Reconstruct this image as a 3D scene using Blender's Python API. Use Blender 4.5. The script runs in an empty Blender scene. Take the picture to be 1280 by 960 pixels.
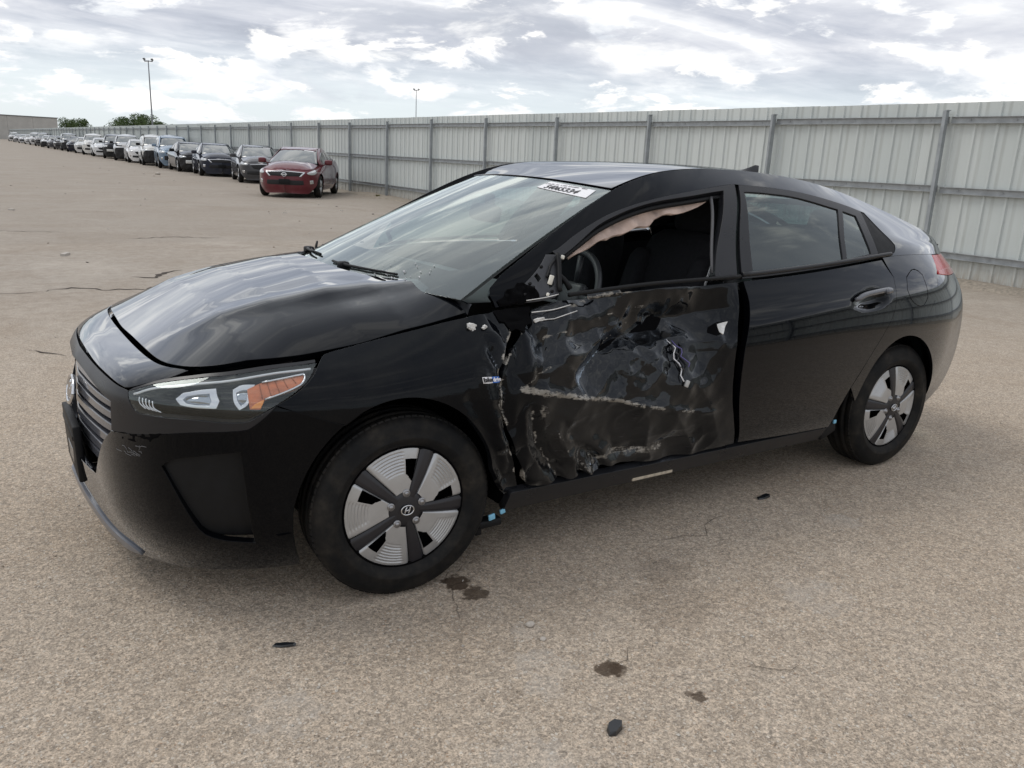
import bpy, bmesh, math, random
import numpy as np
from math import sin, cos, radians, pi, sqrt, atan2
from mathutils import Vector, Matrix
from mathutils.geometry import delaunay_2d_cdt
sc = bpy.context.scene
col = sc.collection
random.seed(4); RNG = np.random.default_rng(4)

# ------------------------------------------------------------------ camera
CX, CY, CZ, YAW, PIT, ROL, FPX = -1.12226, -3.12235, 1.44586, 0.58821, 0.26871, 0.04557, 1031.495
def make_camera():
    cy_, sy_ = cos(YAW), sin(YAW); cp, sp = cos(PIT), sin(PIT)
    f = Vector((sy_*cp, cy_*cp, -sp)); r = Vector((cy_, -sy_, 0)); u = r.cross(f)
    r2 = r*cos(ROL)+u*sin(ROL); u2 = -r*sin(ROL)+u*cos(ROL)
    cd = bpy.data.cameras.new('camera'); co = bpy.data.objects.new('camera', cd); col.objects.link(co)
    m = Matrix.Identity(4)
    for i in range(3): m[i][0], m[i][1], m[i][2] = r2[i], u2[i], -f[i]
    m[0][3], m[1][3], m[2][3] = CX, CY, CZ
    co.matrix_world = m
    cd.sensor_fit = 'HORIZONTAL'; cd.sensor_width = 36.0; cd.lens = 36.0*FPX/1280.0
    cd.clip_start = .05; cd.clip_end = 6000
    sc.camera = co
make_camera()
sc.view_settings.view_transform = 'Standard'; sc.view_settings.look = 'None'
sc.view_settings.exposure = 0.08; sc.view_settings.gamma = 1.0; sc.view_settings.use_curve_mapping = False
sc.render.engine = 'CYCLES'
sc.cycles.max_bounces = 10; sc.cycles.transparent_max_bounces = 16; sc.cycles.glossy_bounces = 6
sc.cycles.caustics_reflective = False; sc.cycles.caustics_refractive = False
try: sc.cycles.use_denoising = True
except Exception: pass

# ------------------------------------------------------------------ node helper
class NT:
    def __init__(s, nt): s.nt = nt; nt.nodes.clear()
    def n(s, t, props=None, **inp):
        nd = s.nt.nodes.new(t)
        for k, v in (props or {}).items(): setattr(nd, k, v)
        for k, v in inp.items(): s.set(nd, k.replace('_', ' '), v)
        return nd
    def set(s, nd, k, v):
        sock = nd.inputs[int(k)] if str(k).isdigit() else nd.inputs[k]
        if hasattr(v, 'is_output') or hasattr(v, 'links'): s.nt.links.new(v, sock)
        else:
            if isinstance(v, (tuple, list)) and len(v) == 3 and sock.type == 'RGBA': v = (*v, 1)
            sock.default_value = v
    def math(s, op, a, b=None, c=None, clamp=False):
        nd = s.nt.nodes.new('ShaderNodeMath'); nd.operation = op; nd.use_clamp = clamp
        for i, v in enumerate((a, b, c)):
            if v is None: continue
            if hasattr(v, 'links'): s.nt.links.new(v, nd.inputs[i])
            else: nd.inputs[i].default_value = v
        return nd.outputs[0]
    def mix(s, fac, a, b, mode='MIX'):
        nd = s.nt.nodes.new('ShaderNodeMix'); nd.data_type = 'RGBA'; nd.blend_type = mode
        for sock, v in ((nd.inputs[0], fac), (nd.inputs[6], a), (nd.inputs[7], b)):
            if hasattr(v, 'links'): s.nt.links.new(v, sock)
            else: sock.default_value = (*v, 1) if isinstance(v, (tuple, list)) and len(v) == 3 else v
        return nd.outputs[2]
    def ramp(s, fac, stops, interp='LINEAR'):
        nd = s.nt.nodes.new('ShaderNodeValToRGB'); cr = nd.color_ramp; cr.interpolation = interp
        while len(cr.elements) < len(stops): cr.elements.new(.5)
        for e, (p_, c_) in zip(cr.elements, stops):
            e.position = p_; e.color = (*c_, 1) if isinstance(c_, (tuple, list)) else (c_, c_, c_, 1)
        s.nt.links.new(fac, nd.inputs[0]); return nd.outputs[0]
    def mrange(s, v, a, b, c=0., d=1., clamp=True, kind='LINEAR'):
        nd = s.nt.nodes.new('ShaderNodeMapRange'); nd.clamp = clamp; nd.interpolation_type = kind
        s.nt.links.new(v, nd.inputs[0])
        for i, x in enumerate((a, b, c, d)): nd.inputs[i+1].default_value = x
        return nd.outputs[0]
    def noise(s, vec, scale, detail=4., rough=.5, dist=0., out=0):
        nd = s.nt.nodes.new('ShaderNodeTexNoise'); nd.inputs['Scale'].default_value = scale
        nd.inputs['Detail'].default_value = detail; nd.inputs['Roughness'].default_value = rough
        nd.inputs['Distortion'].default_value = dist
        if vec is not None: s.nt.links.new(vec, nd.inputs['Vector'])
        return nd.outputs[out]
    def voro(s, vec, scale, feature='F1', out='Distance', rnd=1.):
        nd = s.nt.nodes.new('ShaderNodeTexVoronoi'); nd.feature = feature
        nd.inputs['Scale'].default_value = scale
        nd.inputs['Randomness'].default_value = rnd
        if vec is not None: s.nt.links.new(vec, nd.inputs['Vector'])
        return nd.outputs[out]
    def link(s, a, b): s.nt.links.new(a, b)

# ------------------------------------------------------------------ sky + sun
SUN_DIR = Vector((-.38, .42, .82)).normalized()
def make_world():
    w = bpy.data.worlds.new('World'); sc.world = w; w.use_nodes = True
    t = NT(w.node_tree)
    tc = t.n('ShaderNodeTexCoord'); d = tc.outputs['Generated']
    nrm = t.n('ShaderNodeVectorMath', {'operation': 'NORMALIZE'}); t.link(d, nrm.inputs[0])
    sx = t.n('ShaderNodeSeparateXYZ'); t.link(nrm.outputs[0], sx.inputs[0])
    x, y, z = sx.outputs
    zp = t.math('MAXIMUM', z, 0.0)
    zz = t.math('ADD', zp, .075)
    cx = t.n('ShaderNodeCombineXYZ'); t.link(t.math('DIVIDE', x, zz), cx.inputs[0]); t.link(t.math('DIVIDE', y, zz), cx.inputs[1])
    cx.inputs[2].default_value = 3.7
    p = cx.outputs[0]
    mp = t.n('ShaderNodeMapping'); t.link(p, mp.inputs[0]); mp.inputs['Rotation'].default_value = (0, 0, radians(-38)); mp.inputs['Scale'].default_value = (.55, 1.25, 1)
    q = mp.outputs[0]
    big = t.noise(q, .30, 3., .5, .2)
    mid = t.noise(q, .85, 8., .58, .55)
    fin = t.noise(p, 2.4, 7., .62, .3)
    v = t.math('ADD', t.math('MULTIPLY', big, .60), t.math('ADD', t.math('MULTIPLY', mid, .95), t.math('MULTIPLY', fin, .34)))
    v = t.mrange(v, .66, 1.24)
    body = t.ramp(v, [(0, (.37, .40, .47)), (.26, (.50, .53, .60)), (.46, (.64, .66, .715)), (.62, (.77, .785, .82)), (.74, (.93, .935, .945)), (.90, (1.05, 1.04, 1.03)), (1, (1.15, 1.13, 1.1))])
    # heaped cloud built in direction space: tops catch the light, undersides go blue grey
    def heap(scale, zs, up, lo, hi, seed, det=9., rough=.60):
        a = t.n('ShaderNodeMapping'); t.link(nrm.outputs[0], a.inputs[0]); a.inputs['Scale'].default_value = (1., 1., zs); a.inputs['Location'].default_value = (seed, seed*.7, 0)
        b = t.n('ShaderNodeMapping'); t.link(nrm.outputs[0], b.inputs[0]); b.inputs['Scale'].default_value = (1., 1., zs); b.inputs['Location'].default_value = (seed, seed*.7, up*zs)
        n1 = t.noise(a.outputs[0], scale, det, rough, .25); n2 = t.noise(b.outputs[0], scale, 4., .5, .25)
        m = t.mrange(n1, lo, hi, 0, 1, True, 'SMOOTHSTEP'); lit = t.mrange(t.math('SUBTRACT', n1, n2), -.10, .14)
        return m, lit
    m1, l1 = heap(5.2, 2.9, .045, .53, .68, 2.3)
    m2, l2 = heap(10.5, 3.0, .022, .515, .60, 7.1)
    m3, l3 = heap(3.3, 3.4, .06, .49, .64, 11.7, 9., .62)
    stops = [(0, (.50, .535, .60)), (.40, (.66, .69, .745)), (.68, (.82, .835, .86)), (.90, (.98, .98, .97)), (1, (1.10, 1.09, 1.06))]
    c1 = t.ramp(l1, stops); c2 = t.ramp(l2, [(0, (.66, .70, .76)), (.45, (.83, .85, .875)), (.80, (1.02, 1.01, .99)), (1, (1.12, 1.10, 1.06))])
    c3 = t.ramp(l3, [(0, (.40, .43, .50)), (.5, (.53, .56, .62)), (.8, (.88, .885, .90)), (1, (1.2, 1.18, 1.15))])
    sky = t.n('ShaderNodeTexSky', {'sky_type': 'NISHITA', 'sun_disc': False})
    sky.sun_elevation = math.asin(SUN_DIR.z); sky.sun_rotation = atan2(SUN_DIR.x, SUN_DIR.y)
    sky.air_density = 1.0; sky.dust_density = 1.5
    skyc = t.mix(1., sky.outputs[0], (.12, .12, .12), 'MULTIPLY')
    low = t.mix(.80, skyc, (.74, .815, .865))          # milky air low over the plain
    el = t.mrange(z, .03, .13, 0, 1, True, 'SMOOTHSTEP')
    full = t.mix(el, low, body)
    full = t.mix(t.math('MULTIPLY', m3, t.mrange(z, .05, .14)), full, c3)
    full = t.mix(t.math('MULTIPLY', m1, t.mrange(z, .0, .06, .5, .74)), full, c1)
    full = t.mix(t.math('MULTIPLY', m2, t.mrange(z, .32, .14, .0, .85)), full, c2)
    below = t.mrange(z, -.05, .0)
    full = t.mix(below, (.30, .27, .23), full)
    bg = t.n('ShaderNodeBackground'); t.link(full, bg.inputs[0]); bg.inputs[1].default_value = 1.12
    out = t.n('ShaderNodeOutputWorld'); t.link(bg.outputs[0], out.inputs[0])
make_world()
sd = bpy.data.lights.new('sun', 'SUN'); sd.energy = 1.0; sd.angle = radians(24); sd.color = (1., .96, .9)
so = bpy.data.objects.new('sun', sd); col.objects.link(so); so.rotation_euler = (-SUN_DIR).to_track_quat('-Z', 'Y').to_euler()
so.location = (0, 0, 30)

# ------------------------------------------------------------------ materials
MATS = {}
def M(name, fn):
    if name not in MATS:
        m = bpy.data.materials.new(name); m.use_nodes = True
        t = NT(m.node_tree); o = t.n('ShaderNodeOutputMaterial'); fn(t, o); MATS[name] = m
    return MATS[name]
def simple(name, c, rough=.5, metal=0., coat=0., var=0., vscale=8., spec=.5, emit=None):
    def f(t, o):
        b = t.n('ShaderNodeBsdfPrincipled'); b.inputs['Roughness'].default_value = rough; b.inputs['Metallic'].default_value = metal
        b.inputs['Coat Weight'].default_value = coat; b.inputs['Coat Roughness'].default_value = .04
        b.inputs['Specular IOR Level'].default_value = spec
        tc = t.n('ShaderNodeTexCoord')
        if var:
            nz = t.noise(tc.outputs['Object'], vscale, 5., .6)
            k = t.mrange(nz, .3, .7, 1-var, 1+var)
            cc = t.n('ShaderNodeCombineColor'); 
            for i in range(3): t.link(t.math('MULTIPLY', k, c[i]), cc.inputs[i])
            t.link(cc.outputs[0], b.inputs['Base Color'])
            t.link(t.mrange(nz, .3, .7, rough*.85, min(1, rough*1.15)), b.inputs['Roughness'])
        else: b.inputs['Base Color'].default_value = (*c, 1)
        t.link(b.outputs[0], o.inputs[0])
    return M(name, f)
def paint(name, c, dust=.06, rough=.02, metal=0., dustcol=(.30, .26, .21), refl=3.3):
    """car lacquer with a thin film of dust, heavier low down"""
    def f(t, o):
        tc = t.n('ShaderNodeTexCoord'); P = tc.outputs['Object']
        n1 = t.noise(P, 3.2, 6., .62); n2 = t.noise(P, 55., 3., .6)
        sx = t.n('ShaderNodeSeparateXYZ'); t.link(P, sx.inputs[0])
        lowk = t.mrange(sx.outputs[2], .75, .15, .35, 1.)
        dk = t.math('MULTIPLY', t.math('MULTIPLY', t.mrange(n1, .40, .75), t.mrange(n2, .3, .7, .4, 1.3)), t.math('MULTIPLY', lowk, dust))
        b = t.n('ShaderNodeBsdfPrincipled'); t.link(t.mix(dk, c, dustcol), b.inputs['Base Color'])
        b.inputs['Metallic'].default_value = metal; b.inputs['Roughness'].default_value = .45; b.inputs['Specular IOR Level'].default_value = .5 if metal else .0
        bp = t.n('ShaderNodeBump'); bp.inputs['Strength'].default_value = .02; bp.inputs['Distance'].default_value = .01
        t.link(t.noise(P, 2.2, 3., .5), bp.inputs['Height'])
        g = t.n('ShaderNodeBsdfGlossy'); g.inputs[0].default_value = (.93, .96, 1., 1); t.link(t.math('ADD', t.math('MULTIPLY', dk, .6), rough), g.inputs['Roughness']); t.link(bp.outputs[0], g.inputs['Normal'])
        fr = t.n('ShaderNodeLayerWeight'); fr.inputs[0].default_value = .5; t.link(bp.outputs[0], fr.inputs['Normal'])
        k = t.math('MULTIPLY', t.math('ADD', t.math('MINIMUM', t.math('MULTIPLY', t.math('POWER', fr.outputs['Facing'], 4.8), refl), .56), .012, clamp=True), t.math('SUBTRACT', 1., t.math('MULTIPLY', dk, 1.2), clamp=True))
        m = t.n('ShaderNodeMixShader'); t.link(k, m.inputs[0]); t.link(b.outputs[0], m.inputs[1]); t.link(g.outputs[0], m.inputs[2])
        t.link(m.outputs[0], o.inputs[0])
    return M(name, f)
def glass(name, tint=(.80, .88, .86), f0=.08, boost=3., dirt=.03):
    def f(t, o):
        tc = t.n('ShaderNodeTexCoord')
        tr = t.n('ShaderNodeBsdfTransparent'); tr.inputs[0].default_value = (*tint, 1)
        gl = t.n('ShaderNodeBsdfGlossy'); gl.inputs['Roughness'].default_value = .012; gl.inputs[0].default_value = (.90, .98, .98, 1)
        fr = t.n('ShaderNodeLayerWeight'); fr.inputs[0].default_value = .5
        k = t.math('ADD', t.math('MULTIPLY', t.math('POWER', fr.outputs['Facing'], boost), .9), f0, clamp=True)
        mx = t.n('ShaderNodeMixShader'); t.link(k, mx.inputs[0]); t.link(tr.outputs[0], mx.inputs[1]); t.link(gl.outputs[0], mx.inputs[2])
        df = t.n('ShaderNodeBsdfDiffuse'); df.inputs[0].default_value = (.45, .43, .39, 1)
        n1 = t.noise(tc.outputs['Object'], 4., 6., .65)
        m2 = t.n('ShaderNodeMixShader'); t.link(t.mrange(n1, .35, .75, dirt*.4, dirt*1.6), m2.inputs[0]); t.link(mx.outputs[0], m2.inputs[1]); t.link(df.outputs[0], m2.inputs[2])
        t.link(m2.outputs[0], o.inputs[0])
    return M(name, f)

BLACK = paint('black_lacquer', (.0012, .0016, .0026), dust=.014)
SATIN = simple('satin_black_trim', (.016, .017, .02), .30, coat=.0, var=.12, spec=.35)
MATTE = simple('matte_black_plastic', (.010, .0105, .0115), .5, var=.15, vscale=30, spec=.18)
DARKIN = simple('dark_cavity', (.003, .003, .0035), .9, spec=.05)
def rubber():
    def f(t, o):
        tc = t.n('ShaderNodeTexCoord'); P = tc.outputs['Object']; n = t.noise(P, 7., 5., .65); n2 = t.noise(P, 45., 3., .6)
        d = t.math('MULTIPLY', t.mrange(n, .42, .75), t.mrange(n2, .3, .7, .3, 1.))
        b = t.n('ShaderNodeBsdfPrincipled'); t.link(t.mix(t.math('MULTIPLY', d, .30), (.0075, .008, .0088), (.13, .11, .085)), b.inputs['Base Color'])
        b.inputs['Roughness'].default_value = .62; b.inputs['Specular IOR Level'].default_value = .16; t.link(b.outputs[0], o.inputs[0])
    return M('tyre_rubber', f)
RUBBER = rubber()
CHROME = simple('bright_chrome', (.60, .61, .63), .16, metal=1.)
SILVER = simple('silver_wheel_paint', (.44, .45, .46), .36, metal=.6, coat=.4, var=.06, vscale=20)
SPOKE = simple('dark_spoke_paint', (.012, .012, .016), .42, coat=.1, var=.1)
STEEL = simple('dark_steel', (.10, .10, .105), .45, metal=.8)
GLASSW = glass('windscreen_glass', (.82, .91, .89), f0=.075, boost=2.25, dirt=.03)
GLASSS = glass('tinted_side_glass', (.30, .43, .42), f0=.06, boost=2.8, dirt=.012)
LENS = glass('clear_lamp_lens', (.93, .95, .96), f0=.06, boost=3.0, dirt=.0)
AMBER = simple('amber_reflector', (.50, .125, .028), .3, coat=.6, var=.25, vscale=30)
REDLENS = simple('red_lamp_lens', (.42, .012, .016), .16, coat=1.)
REDLENS2 = simple('bright_red_lamp_lens', (.46, .008, .012), .2, coat=.6)
CLOTH = simple('black_seat_cloth', (.022, .022, .025), .9, var=.2, vscale=60, spec=.1)
DASH = simple('dark_grey_dashboard', (.075, .085, .088), .7, var=.12, vscale=25)
LINER = simple('grey_headliner', (.30, .30, .28), .9)
AIRBAG = simple('beige_airbag_fabric', (.54, .42, .36), .85, var=.25, vscale=16)
WHITE = simple('white_label', (.80, .80, .82), .5)
INK = simple('black_ink', (.015, .015, .018), .5)
BLUE = simple('blue_badge', (.05, .17, .55), .35)
LTBLUE = simple('light_blue_tape', (.22, .52, .72), .5)
LIPGREY = simple('grey_lip_paint', (.155, .165, .19), .34, coat=.2, var=.12)
GRILLE = simple('grey_gloss_slat', (.10, .105, .12), .2, coat=.6, var=.1)
GRILLEB = simple('silver_gloss_slat', (.34, .35, .38), .22, coat=.5, metal=.4)
BARE = simple('white_scuffed_metal', (.62, .62, .60), .5, var=.25, vscale=60)

# ------------------------------------------------------------------ object helpers
def link(o, parent=None):
    col.objects.link(o)
    if parent: o.parent = parent
    return o
def empty(name, loc=(0, 0, 0), rz=0., parent=None):
    o = bpy.data.objects.new(name, None); o.location = loc; o.rotation_euler = (0, 0, rz); o.empty_display_size = .2
    return link(o, parent)
def tag(o, label, cat, group=None, kind=None):
    if label: o['label'] = label
    if cat: o['category'] = cat
    if group: o['group'] = group
    if kind: o['kind'] = kind
    return o
class MB:
    """collects shapes into one mesh"""
    def __init__(s): s.v = []; s.f = []; s.m = []; s.sm = []; s.n = 0
    def add(s, V_, F_, mi=0, smooth=True):
        V_ = np.asarray(V_, float).reshape(-1, 3); s.v.append(V_)
        for f_ in F_: s.f.append(tuple(int(i)+s.n for i in f_)); s.m.append(mi); s.sm.append(smooth)
        s.n += len(V_); return s
    def box(s, c, d, rz=0., mi=0, bev=0., rx=0., ry=0.):
        hx, hy, hz = d[0]/2, d[1]/2, d[2]/2
        if bev <= 0:
            P = np.array([(x_, y_, z_) for x_ in (-hx, hx) for y_ in (-hy, hy) for z_ in (-hz, hz)])
            F_ = [(0, 1, 3, 2), (4, 6, 7, 5), (0, 4, 5, 1), (2, 3, 7, 6), (0, 2, 6, 4), (1, 5, 7, 3)]
        else:
            bm = bmesh.new(); bmesh.ops.create_cube(bm, size=1.)
            bmesh.ops.scale(bm, vec=d, verts=bm.verts)
            bmesh.ops.bevel(bm, geom=bm.edges[:], offset=bev, segments=2, profile=.5, affect='EDGES')
            bm.verts.index_update()
            P = np.array([v.co[:] for v in bm.verts]); F_ = [[v.index for v in f_.verts] for f_ in bm.faces]; bm.free()
        R_ = np.array((Matrix.Rotation(rz, 3, 'Z') @ Matrix.Rotation(ry, 3, 'Y') @ Matrix.Rotation(rx, 3, 'X')))
        return s.add(P @ R_.T + np.array(c), F_, mi, bev > 0)
    def tube(s, pts, r, n=8, mi=0, cap=True):
        P = np.asarray(pts, float); k = len(P); rr = np.broadcast_to(np.asarray(r, float), (k,))
        T = np.gradient(P, axis=0); T /= np.maximum(np.linalg.norm(T, axis=1, keepdims=True), 1e-9)
        ref = np.array((0, 0, 1.)) if abs(T[0][2]) < .9 else np.array((1., 0, 0))
        V_ = []; a = np.cross(T[0], ref); a /= np.linalg.norm(a)
        for i in range(k):
            a = a-T[i]*(a@T[i]); a /= max(np.linalg.norm(a), 1e-9); b = np.cross(T[i], a)
            for j in range(n):
                th = 2*pi*j/n; V_.append(P[i]+rr[i]*(cos(th)*a+sin(th)*b))
        F_ = [(i*n+j, i*n+(j+1) % n, (i+1)*n+(j+1) % n, (i+1)*n+j) for i in range(k-1) for j in range(n)]
        if cap: F_ += [tuple(range(n))[::-1], tuple(range((k-1)*n, k*n))]
        return s.add(V_, F_, mi)
    def lathe(s, prof, n=48, axis='y', c=(0, 0, 0), mi=0, close=False, a0=0., a1=2*pi):
        """prof: (radius, along-axis)"""
        V_ = []; full = abs(a1-a0-2*pi) < 1e-6; m = n if full else n+1
        for i in range(m):
            th = a0+(a1-a0)*i/n
            for r, h in prof:
                if axis == 'y': V_.append((r*cos(th)+c[0], h+c[1], r*sin(th)+c[2]))
                else: V_.append((r*cos(th)+c[0], r*sin(th)+c[1], h+c[2]))
        k = len(prof); F_ = []
        for i in range(n):
            a = i*k; b = ((i+1) % m)*k
            for j in range(k-1): F_.append((a+j, a+j+1, b+j+1, b+j))
        return s.add(V_, F_, mi)
    def grid(s, P, mi=0, smooth=True, flip=False):
        a, b = P.shape[:2]
        F_ = [(i*b+j, (i+1)*b+j, (i+1)*b+j+1, i*b+j+1) for i in range(a-1) for j in range(b-1)]
        if flip: F_ = [f_[::-1] for f_ in F_]
        return s.add(P.reshape(-1, 3), F_, mi, smooth)
    def mesh(s, name, mats):
        me = bpy.data.meshes.new(name)
        V_ = np.concatenate(s.v) if s.v else np.zeros((0, 3))
        me.from_pydata(V_.tolist(), [], s.f)
        for m_ in (mats if isinstance(mats, (list, tuple)) else [mats]): me.materials.append(m_)
        me.polygons.foreach_set('material_index', s.m); me.polygons.foreach_set('use_smooth', s.sm)
        me.update(); return me
    def build(s, name, mats, parent=None, angle=None):
        me = s.mesh(name, mats)
        if angle: 
            try: me.set_sharp_from_angle(angle=radians(angle))
            except Exception: pass
        return link(bpy.data.objects.new(name, me), parent)

# ------------------------------------------------------------------ car body surfaces (B-spline nets)
def bspl_basis(n,t):
    # clamped uniform cubic basis, n ctrl points, t array in [0,1] -> (len(t),n)
    k=3; kn=np.concatenate([[0]*k,np.linspace(0,1,n-k+1),[1]*k]); t=np.clip(np.asarray(t,float),0,1-1e-9)
    N=np.zeros((len(t),n+k))
    for i in range(n+k): N[:,i]=(t>=kn[i])&(t<kn[i+1])
    for d in range(1,k+1):
        M=np.zeros((len(t),n+k))
        for i in range(n+k-d):
            a=kn[i+d]-kn[i]; b=kn[i+d+1]-kn[i+1]
            if a>0: M[:,i]+=(t-kn[i])/a*N[:,i]
            if b>0: M[:,i]+=(kn[i+d+1]-t)/b*N[:,i+1]
        N=M
    return N[:,:n]
class Surf:
    def __init__(s,net): s.net=np.asarray(net,float); s.a,s.b=s.net.shape[:2]
    def __call__(s,u,v):
        u=np.atleast_1d(np.asarray(u,float)); v=np.atleast_1d(np.asarray(v,float))
        return np.einsum('ki,kj,ijc->kc',bspl_basis(s.a,u),bspl_basis(s.b,v),s.net)
# ---------------- hood height field
def hood_z(x,y):
    x=np.asarray(x,float); y=np.abs(np.asarray(y,float))
    zc=np.interp(x,[-.9,-.72,-.6,-.45,-.3,-.1,.05,.2,.4],[.74,.80,.862,.937,.984,1.022,1.034,1.034,1.03])
    D=np.interp(x,[-.9,-.7,-.5,-.3,-.1,.1,.3],[.05,.085,.125,.17,.18,.145,.105])
    return zc-D*(y/.75)**2.5
# ---------------- belt surface
PHI=[90,76,62,48,35,23,11]; XS=[.3,.6,.95,1.3,1.65,2.0,2.3,2.6]; PHR=[13,26,39,52,65,78,90]
#        xf   z_c   z_cor  pf   
FR=[(-.835,.145,.100,2.7),(-.88,.235,.205,2.8),(-.90,.370,.345,2.8),(-.902,.510,.500,2.8),(-.89,.635,.620,2.9),(-.87,.725,.690,3.3),(-.815,.782,.735,4.0),(-.705,None,None,5.2)]
W=[.81,.868,.902,.912,.908,.892,.845,.815]
ZS=[[.195]*8,[.27]*8,[.39]*8,[.55]*8,
    [.69,.70,.70,.70,.71,.72,.73,.74],
    [.785,.80,.80,.805,.815,.835,.855,.875],
    [.855,.90,.91,.915,.92,.94,.96,.98],
    [.930,.971,.995,1.0,1.005,1.025,1.05,1.075]]
WS=[None]*5+[[.89,.895,.895,.895,.895,.895,.893,.89],[.825,.85,.857,.86,.86,.86,.856,.848],[.735,.805,.82,.825,.825,.825,.818,.803]]
RR=[(3.47,.25,3.2),(3.55,.33,3.2),(3.60,.47,3.2),(3.62,.62,3.2),(3.62,.76,3.2),(3.60,.885,3.1),(3.56,.98,2.8),(3.51,1.04,2.6)]
def belt_net():
    net=[]
    for k in range(8):
        xf,zc,zk,p=FR[k]; row=[]
        x0=.3; w0=(WS[k][0] if WS[k] else W[k]); zs0=ZS[k][0]
        for ph in PHI:
            s,c=sin(radians(ph)),cos(radians(ph))
            x=x0-(x0-xf)*s**(2/p); y=w0*abs(c)**(2/p) if ph<90 else 0.
            if k==7: z=float(hood_z(x,y)); 
            else:
                q=(x0-x)/(x0-xf); q2=y/w0
                z=zk+(zc-zk)*(1-q2)**1 + (zs0-zk)*max(0,1-q)**1.3
            row.append((x,-y,z))
        for i,x in enumerate(XS): row.append((x,-(WS[k][i] if WS[k] else W[k]),ZS[k][i]))
        xr,zr,p=RR[k]; x0=2.6; w0=(WS[k][-1] if WS[k] else W[k])
        for ph in PHR:
            s,c=sin(radians(ph)),cos(radians(ph))
            x=x0+(xr-x0)*s**(2/p); y=w0*abs(c)**(2/p) if ph<90 else 0.
            q=(x-x0)/(xr-x0); z=ZS[k][-1]+(zr-ZS[k][-1])*q**1.2
            row.append((x,-y,z))
        net.append(row)
    return np.array(net).transpose(1,0,2)   # stations x levels
B=Surf(belt_net())
# ---------------- greenhouse side
S0=[(.30,-.735,.930),(.45,-.785,.957),(.75,-.818,.983),(1.0,-.823,.996),(1.25,-.825,1.0),(1.6,-.825,1.004),(2.0,-.823,1.026),(2.35,-.813,1.053),(2.75,-.785,1.08),(3.05,-.735,1.08),(3.24,-.66,1.07),(3.36,-.57,1.055)]
S3=[(.27,-.735,.962),(.48,-.69,1.078),(.75,-.625,1.224),(1.0,-.578,1.350),(1.25,-.56,1.425),(1.6,-.555,1.442),(2.0,-.555,1.423),(2.35,-.56,1.376),(2.75,-.57,1.278),(3.08,-.585,1.186),(3.27,-.592,1.130),(3.385,-.555,1.062)]
def green_net():
    a=np.array(S0);b=np.array(S3); rows=[a]
    for t,bu in ((.2,.012),(.42,.024),(.64,.030),(.83,.022)):
        m=a*(1-t)+b*t; h=(b[:,2]-a[:,2])/.42
        m[:,1]-=bu*h; rows.append(m)
    rows.append(b)
    # rear pillar: leave the belt along the body side's own tangent
    k=np.clip((a[:,0]-2.3)/.5,0,1)[:,None]
    d=np.stack([0*a[:,0],np.interp(a[:,0],[0,2.6,3.0,3.44],[.045,.045,.05,.03]),np.interp(a[:,0],[0,2.6,3.0,3.44],[.095,.095,.08,.05])],1)
    rows[1]=rows[1]*(1-k)+(a+d*.5)*k
    return np.stack(rows,1)
_S=Surf(green_net())
_l7=B(np.linspace(.25,.93,200),np.ones(200)); _s0=_S(np.linspace(0,1,200),np.zeros(200))
_i7=np.argsort(_l7[:,0])
def S(u,v):
    # the greenhouse, drawn down at its foot so that it meets the body side's top edge behind the rear door
    u=np.atleast_1d(np.asarray(u,float)); v=np.atleast_1d(np.asarray(v,float)); P=_S(u,v)
    x0=np.interp(u,np.linspace(0,1,200),_s0[:,0]); k=np.clip((x0-2.2)/.35,0,1)*(1-np.clip(v,0,1))**2
    for c in (1,2): P[:,c]+=k*(np.interp(x0,_l7[_i7,0],_l7[_i7,c])-np.interp(u,np.linspace(0,1,200),_s0[:,c]))
    return P
# ---------------- roof / windshield / hatch : (a in [-1,1] across, b along)
def roof_net():
    st=[]
    hd=[(.935,1.03,1.338)]  # header
    ditch=[(1.03,.568,1.340),(1.15,.562,1.388),(1.3,.558,1.424),(1.6,.553,1.438),(2.0,.553,1.415),(2.3,.556,1.372),(2.55,.56,1.322)]
    cz=[1.370,1.390,1.427,1.449,1.444,1.425,1.395]
    cx=[.925,1.08,1.27,1.6,2.0,2.32,2.6]
    for (x,y,z),c,xc in zip(ditch,cz,cx):
        r=[]
        for a in (-1,-.8,-.5,-.2,.2,.5,.8,1):
            k=abs(a)**2.2
            r.append((xc+(x-xc)*abs(a)**2,a*y,c+(z-c)*k))
        st.append(r)
    return np.array(st)
Rf=Surf(roof_net())
def wind_net():
    bot=[];top=[]
    rows=[]
    for a in (-1,-.8,-.5,-.2,.2,.5,.8,1):
        q=abs(a)**2
        b=np.array((.0+.275*q,a*.728,1.002-.035*q)); t=np.array((.925+.105*q,a*.566,1.367-.03*abs(a)**2.2))
        col=[]
        for s,bu in ((0,0),(.33,.016),(.67,.016),(1,0)):
            m=b*(1-s)+t*s; n=np.array((-.42,0,.9)); col.append(m+n*bu)
        rows.append(col)
    return np.array(rows).transpose(1,0,2)
Wd=Surf(wind_net())   # (s up, a)

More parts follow.
